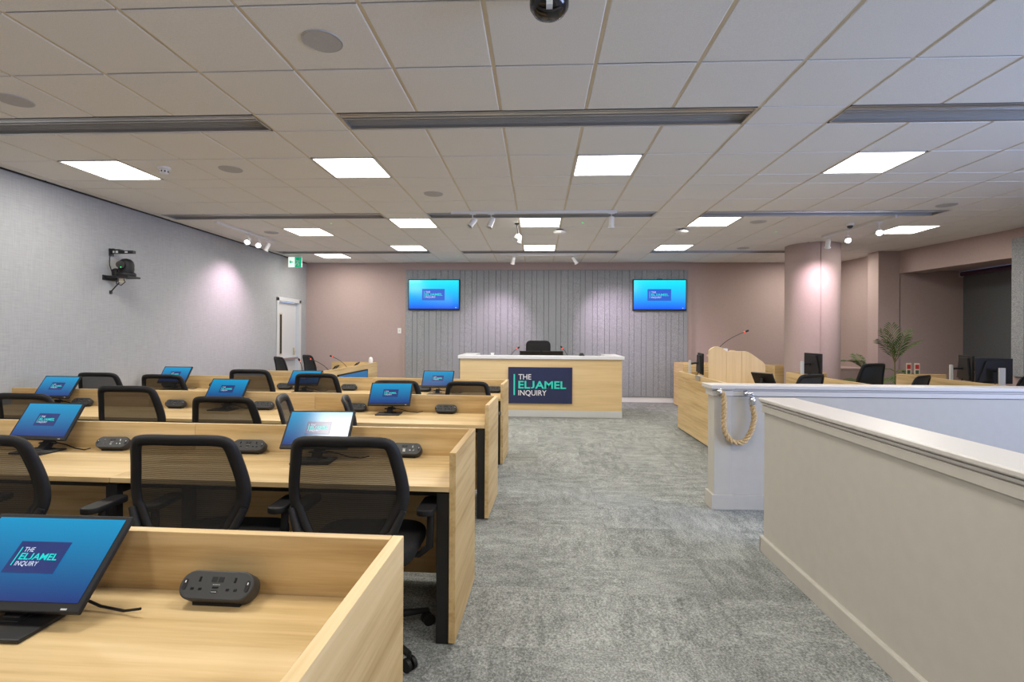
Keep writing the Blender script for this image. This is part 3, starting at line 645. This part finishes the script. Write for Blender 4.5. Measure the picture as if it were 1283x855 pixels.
# ---------------------------------------------------------------- task chairs
def task_chair():
    e = empty('task_chair')
    prof = [(-.0, 1.02), (.10, 1.02), (.165, 1.014), (.198, .995), (.214, .96), (.226, .90), (.238, .83), (.243, .77), (.236, .71), (.215, .65), (.18, .58), (.15, .545), (.10, .53), (0, .528)]
    # dense outline
    def cr(P, n=4):
        out = []
        for i in range(len(P)-1):
            p0 = P[max(i-1, 0)]; p1 = P[i]; p2 = P[i+1]; p3 = P[min(i+2, len(P)-1)]
            for k in range(n):
                t = k/n; out.append(tuple(.5*((2*b)+(-a+c)*t+(2*a-5*b+4*c-d)*t*t+(-a+3*b-3*c+d)*t**3) for a, b, c, d in zip(p0, p1, p2, p3)))
        out.append(P[-1]); return out
    half = cr(prof, 3); loop = half+[(-x_, z_) for x_, z_ in half[-2:0:-1]]
    N = len(loop)
    def yf(x_, z_): return -.25-(z_-.53)*.10+.03*sin((z_-.53)/.49*pi)+x_*x_*.55
    cen = (0, .775)
    def off(i, d):
        x_, z_ = loop[i]; xa, za = loop[i-1]; xb, zb = loop[(i+1) % N]; t = Vector((xb-xa, zb-za)).normalized(); n = Vector((t.y, -t.x))
        return (x_+n.x*d, z_+n.y*d)
    b = MB(); v = []; 
    band = lambda i: .046+.008*(1 if loop[i][1] < .7 else 0)
    for i in range(N):
        ox, oz = loop[i]; ix, iz = off(i, band(i)); mx, mz = off(i, band(i)*.5)
        y0 = yf(ox, oz); y1 = yf(ix, iz); ym = yf(mx, mz)
        v += [(ox, y0, oz), (mx, ym-.012, mz), (ix, y1-.004, iz), (ix, y1+.010, iz), (mx, ym+.016, mz), (ox, y0+.012, oz)]
    f = []
    for i in range(N):
        j = (i+1) % N
        for k in range(6): f.append((i*6+k, i*6+(k+1) % 6, j*6+(k+1) % 6, j*6+k))
    b.add(v, f, 0, True); b.build('backrest_frame', BLK, e)
    b = MB(); v = []; f = []; Mr = 7
    inner = [off(i, band(i)-.002) for i in range(N)]
    for r_ in range(Mr):
        s_ = 1-r_/Mr
        for x_, z_ in inner: X_, Z_ = x_*s_, cen[1]+(z_-cen[1])*s_; v.append((X_, yf(X_, Z_)+.003, Z_))
    v.append((0, yf(0, cen[1])+.003, cen[1]))
    for r_ in range(Mr-1):
        for i in range(N): j = (i+1) % N; f.append((r_*N+i, r_*N+j, (r_+1)*N+j, (r_+1)*N+i))
    for i in range(N): f.append(((Mr-1)*N+i, (Mr-1)*N+(i+1) % N, Mr*N))
    b.add(v, f, 0, True); b.build('backrest_mesh', MESHF, e)
    # Y support behind the back
    b = MB()
    for s_ in (-1, 1): b.tube([(s_*.225, yf(.225, .69)-.014, .70), (s_*.19, yf(.19, .6)-.022, .61), (s_*.10, -.275, .52), (0, -.26, .46)], [.014, .018, .022, .024], 8)
    b.tube([(0, -.245, .48), (0, -.20, .41), (0, -.05, .40)], [.03, .028, .025], 8).box(-.07, -.1, .385, .07, .1, .43); b.build('back_support', BLK, e)
    b = MB().prism(rrect(.48, .47, .12, 6), .43, .495, smooth=True); b.build('seat', SEATF, e, (0, .02, 0), bevel=.022, seg=3)
    for s_ in (-1, 1):
        b = MB().tube([(s_*.08, 0, .415), (s_*.24, 0, .42), (s_*.285, .0, .46), (s_*.29, 0, .62)], [.014, .015, .018, .017], 8).prism(rrect(.075, .22, .034, 4, s_*.275, .03), .622, .65, smooth=True)
        b.build('armrest', BLK, e, bevel=.004)
    MB().lathe([(.026, .09), (.026, .25), (.016, .25), (.016, .39)], 14).build('gas_lift', BLKM, e)
    b = MB().lathe([(.04, .06), (.05, .075), (.045, .11), (.03, .12)], 16)
    for k in range(5):
        a = k*2*pi/5+pi/2+.3; b.tube([(.03*cos(a), .03*sin(a), .095), (.17*cos(a), .17*sin(a), .09), (.30*cos(a), .30*sin(a), .07)], [.022, .018, .013], 8)
    b.build('base', BLK, e)
    for k in range(5):
        a = k*2*pi/5+pi/2+.3; cx, cy = .30*cos(a), .30*sin(a)
        b = MB().tube([(cx-.022*sin(a), cy+.022*cos(a), .028), (cx-.006*sin(a), cy+.006*cos(a), .028)], .028, 14).tube([(cx+.006*sin(a), cy-.006*cos(a), .028), (cx+.022*sin(a), cy-.022*cos(a), .028)], .028, 14).box(cx-.008, cy-.008, .02, cx+.008, cy+.008, .07)
        b.build('castor', BLK, e)
    return e
CH = [ # back-top centre x, y, top z, heading
 (-.797, 2.05, 1.02, 0, 'black mesh task chair at the second oak row, largest and nearest the aisle'),
 (-1.475, 2.03, 1.02, .02, 'black mesh task chair at the second oak row, second from the aisle'),
 (-2.31, 1.97, 1.02, 0.0, 'black mesh task chair cut off by the left edge at the second oak row'),
 (-3.73, 3.5, .998, -.05, 'black mesh task chair at the left edge of the frame in the third oak row'),
 (-3.05, 3.62, 1.048, 0, 'tall black mesh task chair upright at the third oak row, fourth from the aisle'),
 (-2.235, 3.5, .993, 0, 'black mesh task chair at the third oak row directly behind the second row middle seat'),
 (-1.68, 3.25, 1.035, -1.22, 'black task chair turned sideways at the third oak row, left of the two turned ones'),
 (-1.42, 3.68, .98, -1.25, 'black task chair turned sideways behind the glare-lit monitor, nearest the aisle in the third row'),
 (-4.69, 5.2, 1.014, 0, 'black mesh task chair by the left wall at the farthest oak row'),
 (-3.94, 5.15, 1.006, 0, 'black mesh task chair second from the left wall at the farthest oak row'),
 (-3.11, 5.35, 1.053, 0, 'tall black mesh task chair in the middle of the farthest oak row'),
 (-2.33, 5.25, 1.025, 0, 'black mesh task chair in front of the far desk with small microphones'),
 (-1.40, 4.98, .986, 0, 'black mesh task chair hidden behind the third row monitor nearest the aisle'),
 (-.685, 4.98, .982, 0, 'black mesh task chair at the aisle end of the farthest oak row'),
 (-4.40, 8.44, 1.05, -.75, 'dark chair behind the side desk by the door, left one of the pair'),
 (-4.28, 9.26, 1.05, -.75, 'dark chair behind the side desk by the door, right one of the pair'),
 (3.42, 6.48, .98, .45, 'dark chair just behind the rope barrier, right of the lectern'),
 (4.81, 7.50, 1.069, .35, 'tall dark chair in front of the large palm on the right'),
 (4.98, 6.80, .955, .6, 'low dark chair right of the palm behind the white barrier'),
 (6.28, 6.80, .963, .5, 'dark chair at the right edge of the frame behind the white barrier')]
pc = None; solid = None; SOLIDB = mat('dark_slate_backrest', (.022, .028, .030), .7)
for n_, (x, y, z, rz, lb) in enumerate(CH):
    if pc is None: pc = task_chair(); e = pc
    else: e = kids_copy(pc)
    bx, by = 0, -.290           # local position of back top
    e.location = (x-(bx*cos(rz)-by*sin(rz)), y-(bx*sin(rz)+by*cos(rz)), 0); e.rotation_euler = (0, 0, rz); e.scale = (.99 if n_ == 13 else 1.07, 1, z/1.02)
    if n_ >= 14:
        for ch in COL.objects:
            if ch.parent == e and ch.name.startswith('backrest_mesh'):
                if solid is None: solid = ch.data.copy(); solid.materials[0] = SOLIDB
                ch.data = solid
    tag(e, lb, 'chair', 'black mesh task chairs')

# ---------------------------------------------------------------- side desk by the door (left rear)
def panel_box(e, name, x0, y0, z0, x1, y1, z1, m): return MB().box(x0, y0, z0, x1, y1, z1).build(name, m, e, bevel=.002)
e = empty('side_desk', (-3.12, 7.33, 0)); tag(e, 'oak enclosure desk at the left rear with a blue screen set in its side', 'desk')
panel_box(e, 'front_panel', -.03, 0, .02, 0, 2.5, T, WOODY)
panel_box(e, 'end_panel', -.9, 0, .02, -.031, .03, T, WOODX); panel_box(e, 'end_panel', -.9, 2.47, .02, -.031, 2.5, T, WOODX)
panel_box(e, 'desktop', -.7, .031, .71, -.031, 2.469, .735, WOODX)
panel_box(e, 'leg_frame', -.72, .2, 0, -.66, .26, .71, BLKM); panel_box(e, 'leg_frame', -.72, 2.2, 0, -.66, 2.26, .71, BLKM)
e = empty('panel_screen', (-3.12, 8.5, .60)); tag(e, 'blue screen panel mounted on the side of the left rear desk', 'screen')
MB().box(.001, -.68, -.2, .03, .70, .2).build('housing', BLK, e, bevel=.003)
MB().add([(.0315, -.66, -.18), (.0315, .68, -.18), (.0315, .68, .18), (.0315, -.66, .18)], [(0, 1, 2, 3)]).build('display', SCR_B, e)
def small_monitor(loc, rz, tilt, label, W=.30, Hh=.20):
    e = empty('tablet_monitor', loc, rz); tag(e, label, 'monitor')
    a = R(tilt)
    h_ = MB().box(-W/2, 0, 0, W/2, .018, Hh).build('housing', BLK, e, (0, -.05, .03), rot=(-a, 0, 0), bevel=.003)
    MB().box(-W/2+.012, -.001, .014, W/2-.012, 0, Hh-.012).build('display', BLKG, h_)
    MB().box(-.08, -.05, 0, .08, .09, .008).prism([(-.03, .008), (.06, .008), (.05, .12), (.03, .12)], -.015, .015, 'yz').build('stand', BLK, e)
    return e
small_monitor((-3.42, 8.35, .7355), R(-80), 42, 'small dark tilted monitor on the left rear desk, nearer one')
small_monitor((-3.42, 9.35, .7355), R(-80), 42, 'small dark tilted monitor on the left rear desk, farther one')
mic((-3.40, 8.30, .7355), (-3.50, 7.72, 1.05), 'gooseneck microphone on the left rear desk with red ring, nearer one')
mic((-3.38, 9.05, .7355), (-3.48, 8.50, 1.055), 'gooseneck microphone on the left rear desk with red ring, farther one')
mic((-3.62, 7.75, .7355), (-3.62, 7.62, 1.02), 'gooseneck microphone half hidden behind the turned-white monitor on the left')
e = tag(MB().lathe([(.03, 0), (.03, .12), (.04, .14), (.042, .20), (.028, .25), (.001, .262)], 20).build('white_bottle', WHITE, None, (-3.22, 9.74, .7355)), 'white rounded dispenser at the far corner of the left rear desk', 'dispenser')

small_monitor((-.135, 9.62, .925), R(180), 15, 'left of two black monitor backs behind the raised bench counter', W=.385, Hh=.195)
small_monitor((.295, 9.62, .925), R(180), 15, 'right of two black monitor backs behind the raised bench counter', W=.385, Hh=.195)
# ---------------------------------------------------------------- right side: long panels, lectern, monitors
def long_desk(name, x, ya, yb, label, w=.7):
    e = empty(name, (x, ya, 0)); tag(e, label, 'desk', 'oak desks behind the rope barrier')
    L = yb-ya
    panel_box(e, 'front_panel', 0, 0, .02, .03, L, T, WOODY)
    panel_box(e, 'desktop', .031, 0.031, .71, w, L-.031, .735, WOODY)
    panel_box(e, 'end_panel', .031, 0, .02, w, .03, T, WOODX); panel_box(e, 'end_panel', .031, L-.03, .02, w, L, T, WOODX)
    panel_box(e, 'leg_frame', w-.06, .3, 0, w-.01, .35, .71, BLKM); panel_box(e, 'leg_frame', w-.06, L-.4, 0, w-.01, L-.35, .71, BLKM)
    return e
long_desk('side_desk', 2.20, 5.3, 8.09, 'long oak desk with tall side panel edging the aisle on the right', .92)
long_desk('side_desk', 3.84, 5.4, 8.08, 'oak desk in the middle of the right-hand area, under the column', .60)
long_desk('side_desk', 5.36, 5.4, 7.9, 'oak desk on the far right carrying two large black monitors')
def block(name, x0, y0, x1, y1, label):
    e = empty(name, (x0, y0, 0)); tag(e, label, 'desk'); w_, d_ = x1-x0, y1-y0
    panel_box(e, 'front_panel', 0, 0, .02, w_, .03, T, WOODX); panel_box(e, 'side_panel', 0, .031, .02, .03, d_, T, WOODY); panel_box(e, 'side_panel', w_-.03, .031, .02, w_, d_, T, WOODY)
    panel_box(e, 'back_panel', .031, d_-.03, .02, w_-.031, d_, T, WOODX); panel_box(e, 'desktop', .031, .031, .8, w_-.031, d_-.031, .825, WOODX)
block('rear_desk', 2.87, 10.15, 3.55, 10.88, 'oak corner desk against the felt wall at the right of the aisle')
block('rear_desk', 4.41, 9.70, 5.0, 10.2, 'darker oak desk corner between the lectern and the column')
# lectern
e = empty('lectern', (2.36, 7.0, .7355)); tag(e, 'tall maple lectern with curved top edge and sloping side', 'lectern')
q = 1.111; Z0 = .7355
def LP(P): return [(x_*q, max(0, 1.44-(1.44-z_)*q-Z0) if z_ > .1 else 0) for x_, z_ in P]
MB().prism(LP([(-.05, .03), (.157, .03), (.157, 1.258), (.13, 1.283), (.10, 1.303), (.06, 1.316), (.02, 1.314), (-.02, 1.296), (-.05, 1.27)]), -.028, .0, 'xz').build('front_panel', WOODZ, e, bevel=.002)
MB().prism(LP([(.16, .03), (.337, .03), (.337, 1.262), (.16, 1.262)]), -.024, .0, 'xz').build('side_panel', WOODZ, e, bevel=.002)
c = LP([(.34, .03), (.62, .03), (.62, 1.08), (.612, 1.11), (.59, 1.135), (.45, 1.235), (.42, 1.252), (.39, 1.262), (.34, 1.262)])
MB().prism(c, -.024, .0, 'xz').build('side_panel', WOODZ, e, bevel=.002)
MB().prism(c, .40, .426, 'xz').build('side_panel', WOODZ, e, bevel=.002)
MB().box(.18, .30, 0, .40, .33, .40).build('back_panel', WOODZ, e, bevel=.002)
MB().prism([(.05, .44), (.37, .46), (.65, .30), (.65, .28), (.37, .435), (.05, .42)], .001, .399, 'xz').build('reading_top', WOODZ, e)
tag(MB().box(-.04, -.04, 0, .04, .04, .09).build('white_box', WHITE, None, (2.55, 7.12, 1.182), bevel=.004), 'small white box on top of the lectern below the microphone', 'box')
mic((2.44, 7.15, 1.175), (2.80, 7.05, 1.50), 'long gooseneck microphone with red ring rising from the lectern')
def office_monitor(loc, rz, label, W=.5, Hh=.31, stand_col=LGREY, tilt=0):
    e = empty('office_monitor', loc, rz); tag(e, label, 'monitor')
    h_ = MB().box(-W/2, -.012, .14, W/2, .012, .14+Hh).prism([(-W/2+.02, .16), (W/2-.02, .16), (W/2-.1, .14+Hh-.03), (-W/2+.1, .14+Hh-.03)], .012, .038, 'xz').build('housing', BLK, e, bevel=.003)
    MB().box(-W/2+.01, -.013, .16, W/2-.01, -.0122, .13+Hh).build('display', BLKG, h_)
    MB().box(-.03, .14, 0, .03, .17, .34).box(-.12, .02, 0, .12, .24, .012).build('stand_column', stand_col, e, bevel=.003)
    MB().tube([(0, .15, .29), (.0, .08, .30), (0, .035, .30)], .016, 10).build('arm', BLK, e)
    MB().tube([(0, .03, .18), (.02, .07, .05), (.05, .10, .02), (.09, .13, .014)], .005, 6).build('cable', BLK, e)
    return e
office_monitor((2.45, 7.78, .7355), R(80), 'black monitor seen edge-on with pale stand left of the lectern')
office_monitor((4.10, 7.80, .7355), R(88), 'black monitor with pale stand in front of the pink column', W=.5, Hh=.32)
office_monitor((5.68, 7.05, .7355), R(67), 'narrow-looking black monitor turned away, left of the largest right-hand monitor', W=.5, Hh=.33)
office_monitor((5.66, 6.62, .7355), R(168), 'large black monitor back on the far right desk with pale stand', W=.38, Hh=.31)
small_monitor((2.50, 5.75, .86), R(120), 30, 'small dark tilted monitor just behind the rope barrier before the lectern', W=.26, Hh=.18)
e = empty('monitor_shelf', (2.50, 5.75, .7355)); tag(e, 'low oak riser under the small tilted monitor by the lectern', 'stand')
MB().box(-.16, -.14, .10, .16, .14, .124).build('shelf', WOODX, e); MB().box(-.16, -.14, 0, -.14, .14, .10).box(.14, -.14, 0, .16, .14, .10).build('side', WOODX, e)
e = empty('cable_clip', (2.20, 7.1, T)); tag(e, 'small grey metal clip over the edge of the long aisle desk', 'clip')
MB().box(-.008, -.10, -.06, -.001, .10, .006).box(-.001, -.10, .001, .05, .10, .008).build('plate', ALU, e)

# ---------------------------------------------------------------- palms
def palm(loc, label, h, fr, seed, trunk=.5):
    random.seed(seed); e = empty('potted_palm', loc); tag(e, label, 'plant')
    MB().lathe([(.12, 0), (.16, .30), (.165, .32), (.15, .32), (.145, .29), (.001, .29)], 24).build('pot', POT, e); MB().lathe([(.001, .292), (.144, .292)], 20).build('soil', SOIL, e)
    MB().tube([(0, 0, .29), (.01, 0, h*.5), (0, 0, h*trunk+.1)], [.018, .012, .009], 8).build('stem', STEM, e)
    for az, el, L, z0, droop in fr:
        b = MB(); pts = []; p = Vector((0, 0, z0)); a = R(el)
        for i in range(15):
            pts.append(p.copy()); p = p+Vector((cos(R(az))*cos(a), sin(R(az))*cos(a), sin(a)))*(L/14); a -= R(droop)/14
        b.tube(pts, [.006-.0003*i for i in range(15)], 5)
        for i in range(3, 15):
            t = (pts[min(i+1, 14)]-pts[i-1]).normalized(); sd = t.cross(Vector((0, 0, 1)))
            if sd.length < .1: sd = Vector((sin(R(az)), -cos(R(az)), 0))
            sd.normalize(); ll = L*.42*sin(pi*(.18+.78*(i-3)/12))+.03
            for s_ in (-1, 1):
                d = (sd*s_*.75+t*.75+Vector((0, 0, random.uniform(-.05, .1)))).normalized(); wv = t*.011
                q0 = pts[i]; q1 = q0+d*ll*.55; q2 = q0+d*ll+Vector((0, 0, -.18*ll))
                up = d.cross(t).normalized()*.002
                b.add([q0-wv*.3, q0+wv*.3, q1+wv, q1-wv, q2, q0+up, q1+up*2], [(0, 1, 6, 5), (1, 2, 6), (0, 5, 6, 3), (3, 6, 4), (6, 2, 4)], 1)
        b.build('frond', [STEM, LEAF], e)
palm((6.05, 8.95, 0), 'large potted palm with a fan of fronds in front of the right alcove', 1.1,
     [(100, 87, .62, 1.02, 6), (180, 80, .58, 1.0, 18), (0, 79, .58, 1.0, 20), (200, 70, .50, 1.0, 40), (-20, 68, .50, 1.0, 42), (-90, 76, .5, 1.0, 25),
      (180, 40, .26, .86, 90), (10, 35, .26, .84, 80), (240, 20, .30, .78, 70), (300, 35, .30, .8, 70), (200, 10, .30, .74, 40), (-30, 10, .32, .74, 40)], 3, .9)
palm((5.93, 9.56, 0), 'smaller potted palm beside the pink pier at the right', .8, [(170, 60, .42, .82, 70), (20, 60, .3, .82, 70), (210, 65, .36, .82, 60), (190, 30, .4, .62, 60), (150, 20, .3, .62, 40), (90, 70, .4, .8, 40)], 5, .8)
random.seed(11)
for x, lb, tz in ((6.0, 'left small cream and red printed card standing beside the palm', .06), (6.13, 'right small cream and red printed card standing beside the palm', -.03)):
    e = empty('printed_card', (x, 8.55, .80), tz); tag(e, lb, 'card')
    MB().box(-.04, 0, 0, .04, .006, .225).build('board', CARDM, e)
    MB().box(-.03, -.001, .13, .03, 0, .20).box(-.03, -.001, .02, .02, 0, .035).build('red_print', CARDR, e); MB().box(-.025, -.0012, .05, .025, 0, .11).build('green_print', CARDG, e)
e = empty('display_stand', (6.06, 8.6, 0)); tag(e, 'low dark display table under the printed cards beside the palm', 'table')
MB().prism(rrect(.34, .24, .03), .78, .80).build('tabletop', BLKM, e)
for a in (-.14, .14):
    for c_ in (-.09, .09): MB().box(a-.01, c_-.01, 0, a+.01, c_+.01, .78).build('leg', BLKM, e)

# ---------------------------------------------------------------- low barriers
# near barrier: runs away from the camera along the right of the aisle
e = empty('low_barrier', (1.525, 3.50, 0)); tag(e, 'large cream-painted low barrier wall in the right foreground', 'barrier')
MB().box(0, -3.6, 0, .19, 0, .93).build('wall_panel', CREAM, e)
cap = MB()
prof = [(.215, .985), (.215, 1.022), (.211, 1.027), (-.024, 1.027), (-.029, 1.022), (-.029, 1.008), (-.024, 1.002), (-.006, 1.001), (-.006, .997), (-.019, .996), (-.016, .984), (-.003, .982), (-.003, .96), (.19, .96), (.19, .985)]
cap.prism(prof, -3.62, .028, 'xz'); cap.build('capping', CAPW, e, bevel=.0015)
MB().box(-.014, -3.61, .934, -.0035, .011, .977).box(-.0035, .0, .934, .2, .011, .977).build('fascia', CREAM, e, bevel=.002)
MB().prism([(-.022, 0), (-.022, .095), (-.016, .105), (-.0005, .105), (-.0005, 0)], -3.6, .012, 'xz').box(-.022, 0, 0, .2, .02, .10).build('skirting', CREAM, e, bevel=.002)
# mid barrier across the right side
e = empty('low_barrier', (1.475, 4.34, 0)); tag(e, 'cream low barrier wall behind the near one, with rope hanging on its post', 'barrier')
MB().box(.02, 0, 0, 5.45, .12, .94).build('wall_panel', CREAM, e)
MB().box(0, -.018, 0, .137, .138, .95).build('end_post', CREAM, e, bevel=.002)
cap = MB()
prof = [(-.040, 1.006), (-.040, 1.030), (-.036, 1.035), (.171, 1.035), (.176, 1.030), (.176, 1.006), (.150, 1.004), (.150, .985), (-.014, .985), (-.014, 1.000), (-.028, 1.004)]
cap.prism(prof, .15, 5.46, 'yz'); cap.box(-.04, -.058, 1.006, .15, .185, 1.036).box(-.028, -.040, .992, .15, .165, 1.006)
cap.build('capping', CAPW, e, bevel=.002)
MB().box(-.018, -.030, .945, .149, .155, .990).box(.149, -.014, .945, 5.45, .134, .983).build('fascia', CAPW, e, bevel=.002)
MB().box(-.02, -.03, 0, .155, .15, .125).box(.155, -.018, 0, 5.45, 0, .12).build('skirting', CREAM, e, bevel=.003)
# rope
e = empty('barrier_rope', (1.475, 4.336, 0)); tag(e, 'thick twisted natural rope hanging in a loop from the barrier post', 'rope')
P = [(1.508, .985), (1.535, .955), (1.541, .88), (1.541, .795), (1.540, .715), (1.550, .655), (1.585, .595), (1.640, .565), (1.70, .575), (1.745, .630), (1.772, .70), (1.785, .78), (1.775, .84), (1.768, .89)]
def crs(P, n=10):
    out = []
    for i in range(len(P)-1):
        p0 = P[max(i-1, 0)]; p1 = P[i]; p2 = P[i+1]; p3 = P[min(i+2, len(P)-1)]
        for k in range(n):
            t = k/n; out.append(tuple(.5*((2*b)+(-a+c)*t+(2*a-5*b+4*c-d)*t*t+(-a+3*b-3*c+d)*t**3) for a, b, c, d in zip(p0, p1, p2, p3)))
    out.append(P[-1]); return out
path = [Vector((x_-1.475, -.052, z_)) for x_, z_ in crs(P, 12)]
for s_ in range(3):
    pts = []; L = 0
    for i, p in enumerate(path):
        if i: L += (path[i]-path[i-1]).length
        d = (path[min(i+1, len(path)-1)]-path[max(i-1, 0)]).normalized(); n = Vector((0, 1, 0)); m_ = d.cross(n)
        a = 2*pi*(L/.11+s_/3); pts.append(p+(n*cos(a)+m_*sin(a))*.0125)
    MB().tube(pts, .0108, 8).build('strand', ROPE, e)
MB().lathe([(.022, 0), (.026, .004), (.026, .055), (.020, .062), (.001, .063)], 18, 0, Matrix.Translation((1.768-1.475, -.052, .878))).build('ferrule', CHROME, e)
MB().lathe([(.02, 0), (.022, .03), (.001, .034)], 16, 0, Matrix.Translation((1.508-1.475, -.052, .975)) @ Matrix.Rotation(R(-20), 4, 'Y')).build('ferrule', CHROME, e)
MB().tube([(.29, -.052, .94), (.29, -.056, .955), (.285, -.058, .965), (.27, -.06, .972)], .005, 8).tube([(.29+.012*cos(a), -.052, .953+.014*sin(a)) for a in [k*2*pi/12 for k in range(12)]], .0035, 6, 0, True, True).build('hook', CHROME, e)
for cx, lb in ((1.506, 'left chrome bracket holding the rope on the barrier post'), (1.722, 'right chrome hook plate holding the rope end')):
    b = MB().lathe([(.022, 0), (.022, .006), (.010, .012), (.010, .035), (.014, .04), (.001, .044)], 18, 0, Matrix.Translation((cx-1.475, -.0265, .972)) @ Matrix.Rotation(pi/2, 4, 'X'))
    if cx > 1.6: b.tube([(cx-1.475-.02, -.06, .972), (cx-1.475+.045, -.06, .972)], .009, 10)
    b.build('bracket', CHROME, e)
e = None

# ---------------------------------------------------------------- wall camera on the left wall
e = empty('wall_camera', (XL, 5.95, 2.10)); tag(e, 'black pan-tilt camera on a bracket shelf on the left grey wall', 'camera')
MB().box(.001, -.12, -.03, .015, .12, .03).box(.0, -.10, .0, .30, .10, .022).build('shelf', BLKM, e, bevel=.003)
MB().lathe([(.095, .022), (.10, .03), (.10, .055), (.085, .07)], 28, 0, Matrix.Translation((.20, .0, 0))).build('camera_base', BLK, e)
h_ = MB().lathe([(.075, .07), (.08, .10), (.08, .17), (.07, .205), (.045, .23), (.001, .24)], 28, 0, Matrix.Translation((.20, 0, 0))).build('camera_head', BLK, e)
MB().tube([(.20, -.07, .15), (.225, -.12, .15)], [.05, .045], 20).build('lens_barrel', BLKG, h_)
MB().lathe([(.001, 0), (.006, 0)], 10, 0, Matrix.Translation((.235, -.124, .12)) @ Matrix.Rotation(pi/2, 4, 'X')).build('status_light', GREENL, h_)
MB().lathe([(.04, .03), (.045, .10), (.02, .12), (.001, .12)], 20, 0, Matrix.Translation((.07, 0, 0))).build('cable_boss', BLK, e)
b = MB().box(.001, -.03, .27, .02, .03, .36).tube([(.01, 0, .335), (.05, 0, .335)], .028, 14).box(.03, -.025, .30, .30, .025, .335).box(.06, -.03, .335, .14, .03, .35); b.build('upper_bracket', BLKM, e, bevel=.003)
MB().box(.05, -.0265, .305, .07, -.025, .328).box(.085, -.0265, .303, .115, -.025, .33).box(.20, -.0265, .305, .235, -.025, .325).build('label', LGREY, e)
MB().tube([(.03, 0, .32), (-.0+.008, -.02, .26), (.006, -.02, .16), (.03, -.01, .07), (.07, 0, .05)], .005, 6).tube([(.10, -.03, .0), (.12, -.05, -.07), (.18, -.05, -.09), (.22, -.04, -.05), (.19, -.03, 0)], .005, 6).build('cable', BLK, e)
MB().tube([(.16, 0, 0), (.01, 0, -.16)], .007, 8).box(0, -.015, -.19, .014, .015, -.15).build('strut', BLKM, e)
MB().box(.15, -.05, -.055, .20, -.01, -.005).build('junction_box', CARDM, e)
